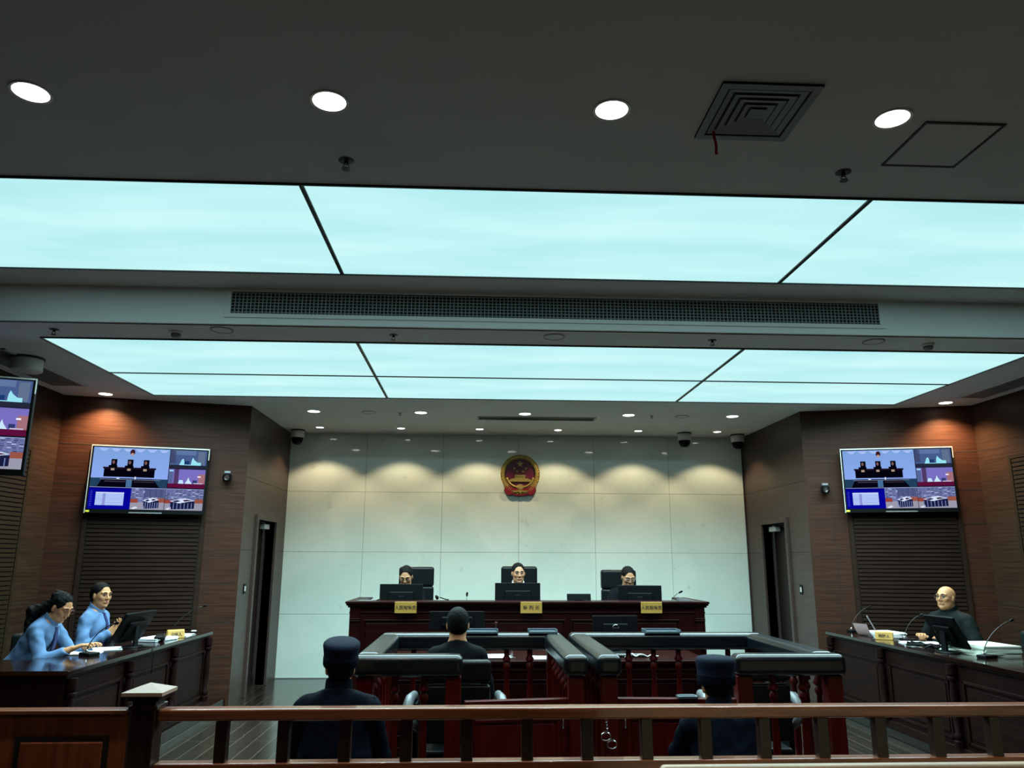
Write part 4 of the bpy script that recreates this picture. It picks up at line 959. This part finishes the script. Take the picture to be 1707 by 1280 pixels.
# ------------------------------------------------------------------ people: signed-distance bodies meshed as one surface
class SDF:
    def __init__(s, lo, hi, h):
        s.h = h; s.lo = np.array(lo, float); s.n = np.ceil((np.array(hi)-s.lo)/h).astype(int)+1
        s.f = np.full(tuple(s.n), .1, np.float32)
        s.ax = [(s.lo[i]+h*np.arange(s.n[i])).astype(np.float32) for i in range(3)]
    def blk(s, lo, hi, m):
        i0 = np.clip(np.floor((np.array(lo)-m-s.lo)/s.h).astype(int), 0, s.n); i1 = np.clip(np.ceil((np.array(hi)+m-s.lo)/s.h).astype(int)+1, 0, s.n)
        sl = tuple(slice(a, b) for a, b in zip(i0, i1))
        return sl, s.ax[0][sl[0]][:, None, None], s.ax[1][sl[1]][None, :, None], s.ax[2][sl[2]][None, None, :]
    def comb(s, sl, d, k, op):
        f = s.f[sl]
        if f.size == 0: return
        if op == 'sub': d = -d; h = np.clip(.5-.5*(d-f)/k, 0, 1) if k else None
        if op == 'add':
            if k: h = np.clip(.5+.5*(f-d)/k, 0, 1); r = f*(1-h)+d*h-k*h*(1-h)
            else: r = np.minimum(f, d)
        else:
            if k: h = np.clip(.5-.5*(f-d)/k, 0, 1); r = f*(1-h)+d*h+k*h*(1-h)
            else: r = np.maximum(f, d)
        s.f[sl] = r
    def cap(s, a, b, ra, rb=None, k=.012, op='add'):
        rb = ra if rb is None else rb; a = np.array(a, float); b = np.array(b, float); R = max(ra, rb)
        sl, X, Y, Z = s.blk(np.minimum(a, b)-R, np.maximum(a, b)+R, .035+k)
        d = b-a; L = max(float(d@d), 1e-9)
        t = np.clip(((X-a[0])*d[0]+(Y-a[1])*d[1]+(Z-a[2])*d[2])/L, 0, 1)
        D = np.sqrt((X-a[0]-t*d[0])**2+(Y-a[1]-t*d[1])**2+(Z-a[2]-t*d[2])**2)-(ra+(rb-ra)*t)
        s.comb(sl, D, k, op)
    def ell(s, c, r, M=None, k=.012, op='add'):
        c = np.array(c, float); R = max(r); sl, X, Y, Z = s.blk(c-R, c+R, .035+k)
        x, y, z = X-c[0], Y-c[1], Z-c[2]
        if M is not None:
            m = np.array(M.to_3x3()).T
            x, y, z = m[0, 0]*x+m[0, 1]*y+m[0, 2]*z, m[1, 0]*x+m[1, 1]*y+m[1, 2]*z, m[2, 0]*x+m[2, 1]*y+m[2, 2]*z
        q = np.sqrt((x/r[0])**2+(y/r[1])**2+(z/r[2])**2); g = np.sqrt((x/r[0]**2)**2+(y/r[1]**2)**2+(z/r[2]**2)**2)+1e-6
        s.comb(sl, q*(q-1)/g, k, op)
    def cut(s, p, n, k=.004):
        """removes the side n points to"""
        p = np.array(p, float); n = np.array(n, float); n /= np.linalg.norm(n)
        sl = (slice(None),)*3; X, Y, Z = s.ax[0][:, None, None], s.ax[1][None, :, None], s.ax[2][None, None, :]
        D = (X-p[0])*n[0]+(Y-p[1])*n[1]+(Z-p[2])*n[2]
        s.f = np.maximum(s.f, D.astype(np.float32))
    def noise(s, amp, f, seed=0):
        X, Y, Z = s.ax[0][:, None, None], s.ax[1][None, :, None], s.ax[2][None, None, :]
        s.f = s.f + np.float32(amp)*(np.sin(f*X+2*np.sin(f*.6*Z+seed))*np.sin(f*1.1*Y+1.7*np.sin(f*.7*Z+1+seed))+.6*np.sin(f*.9*Z+2.2*np.sin(f*.8*X+seed)+1.6*np.sin(f*.75*Y)))
    def mesh(s, name):
        F = s.f; F[0] = F[-1] = .1; F[:, 0] = F[:, -1] = .1; F[:, :, 0] = F[:, :, -1] = .1
        S_ = F < 0; c = np.zeros(tuple(np.array(F.shape)-1), np.int8)
        offs = [(i, j, k) for i in (0, 1) for j in (0, 1) for k in (0, 1)]
        for i, j, k in offs: c += S_[i:i+c.shape[0], j:j+c.shape[1], k:k+c.shape[2]]
        act = np.argwhere((c > 0) & (c < 8)); N = len(act)
        val = np.stack([F[act[:, 0]+i, act[:, 1]+j, act[:, 2]+k] for i, j, k in offs], 1); o = np.array(offs, float)
        P = np.zeros((N, 3)); W = np.zeros(N)
        for a in range(8):
            for b in range(a+1, 8):
                if abs(o[a]-o[b]).sum() != 1: continue
                m = (val[:, a] < 0) != (val[:, b] < 0); t = np.where(m, val[:, a]/(val[:, a]-val[:, b]+1e-12), 0)
                P += np.where(m[:, None], o[a]+t[:, None]*(o[b]-o[a]), 0); W += m
        vs = (act+P/W[:, None])*s.h+s.lo
        idx = np.full(c.shape, -1, np.int64); idx[tuple(act.T)] = np.arange(N); faces = []
        for ax in range(3):
            u, v = [(1, 2), (2, 0), (0, 1)][ax]
            A = [slice(1, -1)]*3; B = [slice(1, -1)]*3; A[ax] = slice(0, -1); B[ax] = slice(1, None)
            sa, sb = S_[tuple(A)], S_[tuple(B)]; off = np.array([1, 1, 1]); off[ax] = 0
            for w, flip in ((sa & ~sb, 0), (~sa & sb, 1)):
                e = np.argwhere(w)+off
                du = np.zeros(3, int); du[u] = 1; dv = np.zeros(3, int); dv[v] = 1
                q = np.stack([idx[tuple((e-du-dv).T)], idx[tuple((e-dv).T)], idx[tuple(e.T)], idx[tuple((e-du).T)]], 1)
                faces.append(q[:, ::-1] if flip else q)
        f = np.concatenate(faces); f = f[(f >= 0).all(1)]
        me = bpy.data.meshes.new(name); me.vertices.add(len(vs)); me.vertices.foreach_set('co', vs.astype(np.float32).ravel())
        me.loops.add(f.size); me.loops.foreach_set('vertex_index', f.ravel().astype(np.int32))
        me.polygons.add(len(f)); me.polygons.foreach_set('loop_start', np.arange(0, f.size, 4, dtype=np.int32)); me.polygons.foreach_set('loop_total', np.full(len(f), 4, np.int32))
        me.update(calc_edges=True); me.validate(); me.polygons.foreach_set('use_smooth', [True]*len(me.polygons))
        return me
def ik(S0, Tg, l1, l2, pole):
    d = Tg-S0; L = min(d.length, (l1+l2)*.985); dn = d.normalized(); Tg = S0+dn*L
    a = (l1*l1-l2*l2+L*L)/(2*L); h = math.sqrt(max(l1*l1-a*a, 0)); p = (pole-dn*pole.dot(dn)).normalized()
    return S0+dn*a+p*h, Tg

def person(label, H, rz, floor, lean=.1, yaw=0, pitch=0, hands=None, top='robe', hair='short', glasses=None, group=None,
           skin=None, topm=None, sleeve=1.0, cap=False, tie=False, shirt_collar=None, sc=1.0, face=True, curl=(.35, .35), palm=((0, 0, -1), (0, 0, -1)), roll=0, wide=0, res=.0055, lookmesh=True, hairm=None, poleout=.5, shoulder=.160, neck=.054, ctilt=.22, cscale=1.0):
    skin = skin or M_SKIN
    t = thing('person', label, 'person', (0, 0, 0), rz, group)
    u = V((0, sin(lean), cos(lean))); nk = V((0, sin(lean*.9+.12), cos(lean*.9+.12)))
    off = u*.50*sc+nk*.143*sc
    hz = H[2]-floor; pz = hz-off.z
    w = Rz(rz) @ V((0, off.y, 0)); t.location = (H[0]-w.x, H[1]-w.y, floor)
    pel = V((0, 0, pz)); nb = pel+u*.50*sc; hc = pel+off
    HM = T(*hc) @ Rz(yaw) @ Ry(roll) @ Rx(-pitch); hd = lambda x, y, z: HM @ V((x, y, z))
    sh = [pel+u*.425*sc+V((s*shoulder*sc, 0, 0)) for s in (-1, 1)]
    kn = [V((s*.12, .43*sc, pz-.02)) for s in (-1, 1)]; an = [V((s*.13, .44*sc, .075)) for s in (-1, 1)]
    hp = [pel+V((s*.09, 0, -.01)) for s in (-1, 1)]
    inv = Rz(-rz); L0 = V(t.location)
    if hands is None: hands = ((-.12, .36, pz+.20), (.12, .36, pz+.20))
    else: hands = [inv @ (V(h)-L0) for h in hands]
    arms = []
    for i, s in enumerate((-1, 1)):
        e, wv = ik(sh[i], V(hands[i]), .285*sc, .25*sc, V((s*poleout, -.45, -.9))); arms.append((sh[i], e, wv))
    fwd = V((0, cos(lean), -sin(lean)))
    def torso(g, inf, arm_inf, full=True, k=.05):
        g.ell(pel+V((0, -.01, .02)), (.165*sc+inf+wide, .115*sc+inf+wide, .12*sc+inf), Rx(-lean), k=k)
        g.ell(pel+u*.17*sc, (.150*sc+inf+wide, .108*sc+inf+wide, .16*sc+inf), Rx(-lean), k=k)
        g.ell(pel+u*.33*sc+fwd*.005, (.165*sc+inf, .112*sc+inf, .16*sc+inf), Rx(-lean), k=k)
        g.cap(sh[0]-V((-.03, 0, .0)), sh[1]-V((.03, 0, 0)), .048*sc+inf, k=k)
        for s_ in (0, 1): g.cap(nb+nk*.012, sh[s_]*.75+nb*.25-u*.01, .045*sc+inf*.7, .042*sc+inf*.6, k=.04)
        g.cap(pel+u*.43*sc-fwd*.015, nb+u*.01, .075*sc+inf, .055*sc+inf*.6, k=.04)
    def armset(g, inf, frac, k=.02, flare=0):
        for a, e, wv in arms:
            g.cap(a, e, .050*sc+inf, .040*sc+inf+flare*.3, k=k)
            if frac > .5:
                fr = (frac-.5)*2; q = e+(wv-e)*fr; g.cap(e, q, .040*sc+inf+flare*.3, .040*sc+(.027-.040)*sc*fr+inf+flare, k=k)
    # ---- bare body: one continuous surface
    lo = V((-.42, -.32, -.01)); hi = V((.42, .78, hz+.20))
    for a in arms:
        for p in a:
            lo = V([min(l, q-.14) for l, q in zip(lo, p)]); hi = V([max(l, q+.14) for l, q in zip(hi, p)])
    lo.z = -.01
    for q in (hd(0, 0, 0),): hi.y = max(hi.y, q.y+.16); lo.y = min(lo.y, q.y-.16)
    g = SDF(lo, hi, res)
    torso(g, -.006, 0)
    for i in range(2):
        g.cap(hp[i], kn[i], .082*sc, .058*sc, k=.04); g.cap(kn[i], an[i], .055*sc, .038*sc, k=.02)
        g.cap(an[i]+V((0, -.03, -.04)), an[i]+V((0, .13, -.045)), .034, .026, k=.02)
    armset(g, 0, 1.0)
    g.cap(nb-nk*.03, hd(0, -.018, -.055), (neck+.004)*sc, neck*sc, k=.03)
    # head
    g.ell(hd(0, -.012, .028), (.074, .094, .086), HM, k=.02)
    g.ell(hd(0, .022, -.022), (.063, .066, .084), HM, k=.03)
    g.cap(hd(-.03, .035, -.072), hd(.03, .035, -.072), .030, k=.02); g.ell(hd(0, .064, -.096), (.026, .022, .018), HM, k=.02)
    for s in (-1, 1):
        g.ell(hd(s*.040, .060, -.020), (.022, .022, .024), HM, k=.015)
        g.ell(hd(s*.074, -.005, -.008), (.009, .019, .031), HM @ Rz(s*-.35), k=.006)
        g.cap(hd(s*.012, .086, .024), hd(s*.045, .074, .026), .009, k=.012)
        g.ell(hd(s*.031, .094, .006), (.017, .014, .010), HM, k=.008, op='sub')
    g.cap(hd(0, .086, .012), hd(0, .104, -.026), .0075, .0115, k=.01)
    g.cap(hd(-.012, .095, -.030), hd(.012, .095, -.030), .0085, k=.006)
    g.cap(hd(-.018, .082, -.062), hd(.018, .082, -.062), .0085, k=.008)
    # hands
    for i, s in enumerate((-1, 1)):
        a, e, wv = arms[i]; d = (wv-e).normalized(); n = V(palm[i]); n = (n-d*n.dot(d)).normalized(); sd = d.cross(n).normalized()   # sideways
        if sd.dot(V((s, 0, 0))) > 0: sd = -sd      # sd points to the thumb side (inner side)
        kc = wv+d*.088
        lens = (.070, .080, .074, .058)
        for j in range(4):
            o_ = sd*(.030-.0205*j); kb = kc+o_*1.0+d*(-.002*abs(j-1.3)*3)
            g.cap(wv+sd*(.016-.011*j)+d*.012, kb, .0145, .0125, k=.014)
            fd = (d+sd*(.16-.11*j)).normalized(); p = kb; ang = curl[i]*.5; rr = .0092
            for q_, fr in enumerate((.45, .30, .25)):
                dir_ = fd*cos(ang)+n*sin(ang); p2 = p+dir_*lens[j]*fr; g.cap(p, p2, rr, rr-.0009, k=.003); p = p2; rr -= .0009; ang += curl[i]
        tb = wv+sd*.022+d*.022; t1 = tb+(sd*.7+d*.75+n*.25).normalized()*.042; t2 = t1+(sd*.25+d*.95+n*.2).normalized()*.030
        g.cap(tb, t1, .014, .011, k=.008); g.cap(t1, t2, .0105, .009, k=.003)
    body = link('body', g.mesh('body'), skin, t)
    # ---- upper garment
    tm = topm
    g = SDF(lo, hi, .008)
    inf = {'robe': .028, 'shirt': .014, 'tee': .014, 'jacket': .026}[top]; fl = .02 if top == 'robe' else 0
    torso(g, inf, 0); armset(g, inf*.8, sleeve, flare=fl)
    if top in ('robe', 'jacket'):
        g.cap(nb-nk*.035-u*.0, nb+nk*.012, .070*sc+inf*.4, .060*sc+inf*.35, k=.03)
    g.noise({'tee': .002, 'shirt': .0042}.get(top, .0028), 38, sum(map(ord, label)) % 7)
    g.cut(nb+nk*(.026 if top == 'jacket' else .012)-fwd*0, nk+V((0, .35 if top != 'jacket' else .1, 0)))
    g.cut(pel+V((0, 0, -.10)), (0, 0, -1))
    link({'robe': 'robe', 'shirt': 'shirt', 'tee': 'tshirt', 'jacket': 'jacket'}[top], g.mesh('garment'), tm, t)
    if top in ('shirt', 'jacket') or shirt_collar:
        g = SDF(nb-V((.14, .14, .12)), nb+V((.14, .16, .15)), .005)
        ch = .072 if top == 'jacket' else .046; cr = (neck+.016) if top == 'jacket' else .072
        g.cap(nb-nk*.03, nb+nk*ch, (cr+.006)*sc, cr*sc, k=0); g.cap(nb-nk*.03, nb+nk*.14, (cr-.007)*sc, (cr-.009)*sc, k=0, op='sub')
        g.cut(nb+nk*ch, nk+V((0, .45, 0))); g.cut(nb-nk*.03, -nk)
        link('collar', g.mesh('collar'), shirt_collar or tm, t)
    if tie:
        c0 = nb+fwd*.072+u*-.015; c1 = pel+u*.10+fwd*.135
        g = MB(); n_ = 8
        for k in range(n_):
            a_, b_ = k/n_, (k+1)/n_; f_ = lambda q: c0+(c1-c0)*q+fwd*(.045*math.sin(pi*min(q*1.15, 1)))
            pa_, pb_ = f_(a_), f_(b_); wa = .018+.016*a_; wb = .018+.016*b_
            g.add([pa_-V((wa, 0, 0)), pa_+V((wa, 0, 0)), pb_+V((wb, 0, 0)), pb_-V((wb, 0, 0)), pa_-V((wa, 0, 0))+fwd*.012, pa_+V((wa, 0, 0))+fwd*.012, pb_+V((wb, 0, 0))+fwd*.012, pb_-V((wb, 0, 0))+fwd*.012], [(0, 1, 2, 3), (7, 6, 5, 4), (0, 4, 5, 1), (3, 2, 6, 7), (0, 3, 7, 4), (1, 5, 6, 2)])
        g.build('necktie', M_TIE, t)
    # ---- trousers and shoes
    g = SDF((-.32, -.26, .03), (.32, .64, pz+.2), .01)
    g.ell(pel+V((0, 0, -.01)), (.172*sc, .125*sc, .11), k=.03)
    for i in range(2): g.cap(hp[i], kn[i], .094*sc, .072*sc, k=.03); g.cap(kn[i], an[i], .070*sc, .060*sc, k=.02)
    g.cut((0, 0, .07), (0, 0, -1)); link('trousers', g.mesh('trousers'), M_PANTS, t)
    for i in range(2):
        g = SDF(an[i]-V((.07, .10, .09)), an[i]+V((.07, .22, .03)), .008)
        g.cap(an[i]+V((0, -.03, -.035)), an[i]+V((0, .14, -.04)), .042, .034, k=0); g.cut((0, 0, .003), (0, 0, -1)); link('shoe', g.mesh('shoe'), M_SHOE, t)
    # ---- face parts
    if face:
        for s in (-1, 1):
            MB().lathe([(.001, -.0125), (.007, -.010), (.0115, -.004), (.0125, 0), (.0115, .004), (.007, .010), (.001, .0125)], n=14, M=HM @ T(s*.031, .0765, .005)).build('eye', M_EYEW if pitch < .35 else skin, t, smooth=True)
            if pitch < .35: MB().lathe([(.0055, 0), (.005, .002), (.001, .0028)], n=12, M=HM @ T(s*.031, .0882, .004) @ Rx(-pi/2)).build('iris', M_EYED, t, smooth=True)
            MB().tube([hd(s*.046, .083, .0115), hd(s*.038, .0895, .0125 if pitch < .35 else .004), hd(s*.026, .0915, .0125 if pitch < .35 else .003), hd(s*.017, .089, .008)], .0020, 5).build('eyelashes', M_EYED, t)
            MB().tube([hd(s*.012, .0945, .026), hd(s*.030, .091, .031), hd(s*.050, .077, .026)], [.0035, .0042, .002], 6).build('eyebrow', M_HAIR, t, smooth=True)
        MB().tube([hd(-.022, .086, -.060), hd(-.010, .0915, -.0585), hd(0, .0915, -.060), hd(.010, .0915, -.0585), hd(.022, .086, -.060)], [.001, .0035, .0035, .0035, .001], 6).tube([hd(-.018, .0865, -.064), hd(0, .0915, -.0665), hd(.018, .0865, -.064)], [.001, .0045, .001], 6).build('lips', M_LIP, t, smooth=True)
        if glasses:
            mb = MB(); r = .0016
            for s in (-1, 1):
                mb.tube([hd(s*.033+.022*cos(a), .105, .003+.017*sin(a)) for a in [2*pi*i/20 for i in range(20)]], r, 6, True)
                mb.tube([hd(s*.054, .103, .006), hd(s*.077, .06, .006), hd(s*.080, .0, .004), hd(s*.078, -.015, -.008)], r, 6)
            mb.tube([hd(-.011, .106, .006), hd(0, .109, .009), hd(.011, .106, .006)], r, 6)
            mb.build('eyeglasses', glasses, t, smooth=True)
    # ---- hair
    hm = hairm or M_HAIR
    if hair != 'bald':
        b = V(HM.translation); g = SDF(b-V((.26, .34, .42)), b+V((.26, .26, .22)), .006)
        g.ell(hd(0, -.018, .034), (.0805, .0995, .0915), HM, k=.01)
        g.ell(hd(0, -.04, -.01), (.076, .072, .085) if hair == 'long' else (.073, .070, .066), HM, k=.02)
        R3 = HM.to_3x3(); D = lambda *a: R3 @ V(a)
        # cut the face window: in front of a slanted hairline
        h2 = SDF(b-V((.26, .34, .42)), b+V((.26, .26, .22)), .006)
        fr = hd(0, .115, -.03)
        h2.ell(hd(0, .110, .002), (.074, .084, .098), HM, k=0); h2.ell(hd(0, .07, -.09), (.085, .08, .075), HM, k=.01)
        g.f = np.maximum(g.f, -h2.f)
        if hair == 'short':
            for s in (-1, 1): g.ell(hd(s*.080, .002, -.020), (.024, .034, .042), HM, k=.004, op='sub')
            g.cut(hd(0, -.05, -.060), D(0, .35, -1))
        if hair == 'tied':
            for s in (-1, 1): g.ell(hd(s*.080, .004, -.016), (.02, .024, .034), HM, k=.004, op='sub')
            g.cut(hd(0, -.05, -.07), D(0, .5, -1)); g.ell(hd(0, -.125, -.01), (.035, .03, .035), HM, k=.01)
        if hair == 'long':
            for s in (-1, 1): g.ell(hd(s*.080, .010, -.012), (.02, .020, .030), HM, k=.004, op='sub')
            bk = nb-fwd*.10
            for x in (-.05, -.015, .02, .055):
                g.cap(hd(x, -.09, -.02), bk+V((x*1.5, -.03, .04)), .036, .036, k=.03); g.cap(bk+V((x*1.5, -.03, .04)), bk+V((x*2.0, -.05, -.12)), .036, .016, k=.03)
            g.ell(hd(0, -.075, .075), (.045, .05, .035), HM, k=.02)
            g.noise(.004, 70, 2)
        g.noise(.0012, 120, 1)
        link('hair', g.mesh('hair'), hm, t)
    if cap:
        mb = MB(); pr = [(.096, -.010), (.099, -.004), (.099, .040), (.0975, .044), (.101, .075), (.1055, .104), (.103, .116), (.092, .126), (.055, .133), (.02, .135), (.002, .1352)]
        mb.lathe(pr, (0, 0, 0), 40, HM @ T(0, -.012, .026) @ Rx(ctilt) @ Matrix.Scale(cscale, 4), 1.14); mb.build('cap', M_CAP, t, smooth='auto')
        mb = MB(); mb.lathe([(.0992, -.003), (.1003, .0), (.1003, .036), (.0992, .040)], (0, 0, 0), 40, HM @ T(0, -.012, .026) @ Rx(ctilt) @ Matrix.Scale(cscale, 4), 1.14); mb.build('cap_band', M_UNIF, t, smooth='auto')
        mb = MB(); P_ = [(.094*cos(a), .107*sin(a)+(.0 if i in (0, 12) else .0)) for i, a in enumerate([pi*.12+pi*.76*i/12 for i in range(13)])]
        Q_ = [(x*1.02, y+.055*sin(pi*i/12)) for i, (x, y) in enumerate(P_)]
        mb.prism(P_+Q_[::-1], 0, .004, HM @ T(0, -.012, .026) @ Rx(-.25)); mb.build('peak', M_SHOE, t)
    return t, dict(sh=sh, nb=nb, arms=arms, u=u, fwd=fwd)

# three at the bench (they face the camera, -Y)
person('woman in a black robe and glasses reading, seated at the left of the bench', (-.815, 9.50, 1.495), pi, PLF, .22, yaw=-.05, pitch=.42, hands=((-.66, 9.22, 1.10), (-.97, 9.22, 1.10)), top='robe', topm=M_ROBE, hair='tied', glasses=M_DARKMET, sc=.95, skin=M_SKIN2)
person('man in a black robe with white collar looking ahead at the centre of the bench', (.53, 9.50, 1.535), pi, PLF, .10, yaw=.12, pitch=.05, hands=((.70, 9.22, 1.10), (.36, 9.22, 1.10)), top='robe', topm=M_ROBE, shirt_collar=M_PAPER, skin=M_SKIN2)
person('older man in a black robe looking down at the right of the bench', (1.86, 9.48, 1.495), pi, PLF, .24, yaw=.12, pitch=.38, hands=((2.02, 9.22, 1.10), (1.70, 9.22, 1.10)), top='robe', topm=M_ROBE, glasses=M_GREYMET, skin=M_SKIN2)
# left desk
tw, _ = person('long-haired woman in a light blue shirt bent over papers at the left desk', (-3.55, 7.03, 1.285), -pi/2, .10, .50, yaw=-.25, pitch=.45, hands=((-3.33, 7.14, .955), (-3.36, 6.92, .955)), top='shirt', topm=M_SHIRT, tie=True, hair='long', glasses=mat('dark_red_frame', (.10, .012, .015), .4), sc=.94, curl=(.45, .55), poleout=.7)
person('man in a light blue shirt and navy tie sitting upright at the left desk', (-3.62, 7.90, 1.345), -pi/2, .10, .10, yaw=-.45, pitch=.02, hands=((-3.44, 7.86, 1.02), (-3.45, 7.74, 1.00)), top='shirt', topm=M_SHIRT, tie=True, curl=(.30, .35), palm=((0, -.8, .5), (0, .8, .5)))
# right desk
person('bald man in glasses and a dark green-grey robe looking up from the right desk', (4.735, 7.76, 1.335), pi/2+.30, .10, .05, yaw=.12, pitch=-.12, hands=((4.58, 7.50, .955), (4.50, 7.86, .955)), top='jacket', topm=M_GREENR, hair='bald', glasses=M_DARKMET, sleeve=.52, wide=.03, poleout=.8, shoulder=.185, neck=.066)
# man in the dock
person('man in a black T-shirt seen from behind seated in the left dock', (-.115, 5.88, 1.232), 0, 0, .03, pitch=.06, hands=((-.24, 6.18, .80), (.02, 6.18, .80)), top='tee', topm=M_TEE, face=True, sleeve=.40)
# two officers in the foreground
pa, ia = person('uniformed officer in a navy cap seen from behind, seated left of centre behind the railing', (-.765, 4.72, 1.085), 0, 0, .05, yaw=.22, pitch=.02, hands=((-.90, 5.02, .62), (-.62, 5.02, .62)), top='jacket', topm=M_UNIF, cap=True, wide=.03, shoulder=.178, neck=.060)
pb, ib = person('uniformed officer in a navy cap seen from behind, seated on the right behind the railing', (1.43, 4.72, .975), 0, 0, .30, ctilt=.10, cscale=1.10, yaw=-.10, pitch=.10, hands=((1.28, 5.10, .55), (1.58, 5.10, .55)), top='jacket', topm=M_UNIF, cap=True, wide=.03, shoulder=.178, neck=.060)
for P_, I_, both in ((pa, ia, (0, 1)), (pb, ib, (0, 1))):
    for i in both:
        s = (-1, 1)[i]; c = I_['sh'][i]+V((-s*.020, 0, .0))+I_['u']*.070
        M = T(*c) @ Ry(s*.30) @ Rx(-.1)
        mb = MB(); mb.box(-.055, .055, -.022, .022, -.004, .006, M); o = mb.build('epaulette', M_UNIF if P_ is pa else M_CAP, P_, bevel=.002)
        if P_ is pb:
            mb = MB()
            for k in range(4): mb.box(-.048+k*.025, -.034+k*.025, -.018, .018, .006, .010, M)
            mb.build('rank_bar', M_CHROME, o)
        a, e, wv = I_['arms'][i]; q = a+(e-a)*.45
        if P_ is pb: MB().lathe([(.012, -.025), (.018, 0), (.012, .025)], n=14, M=T(*q) @ T(s*.042, -.01, 0)).build('sleeve_badge', M_GREYMET, P_, smooth='auto')
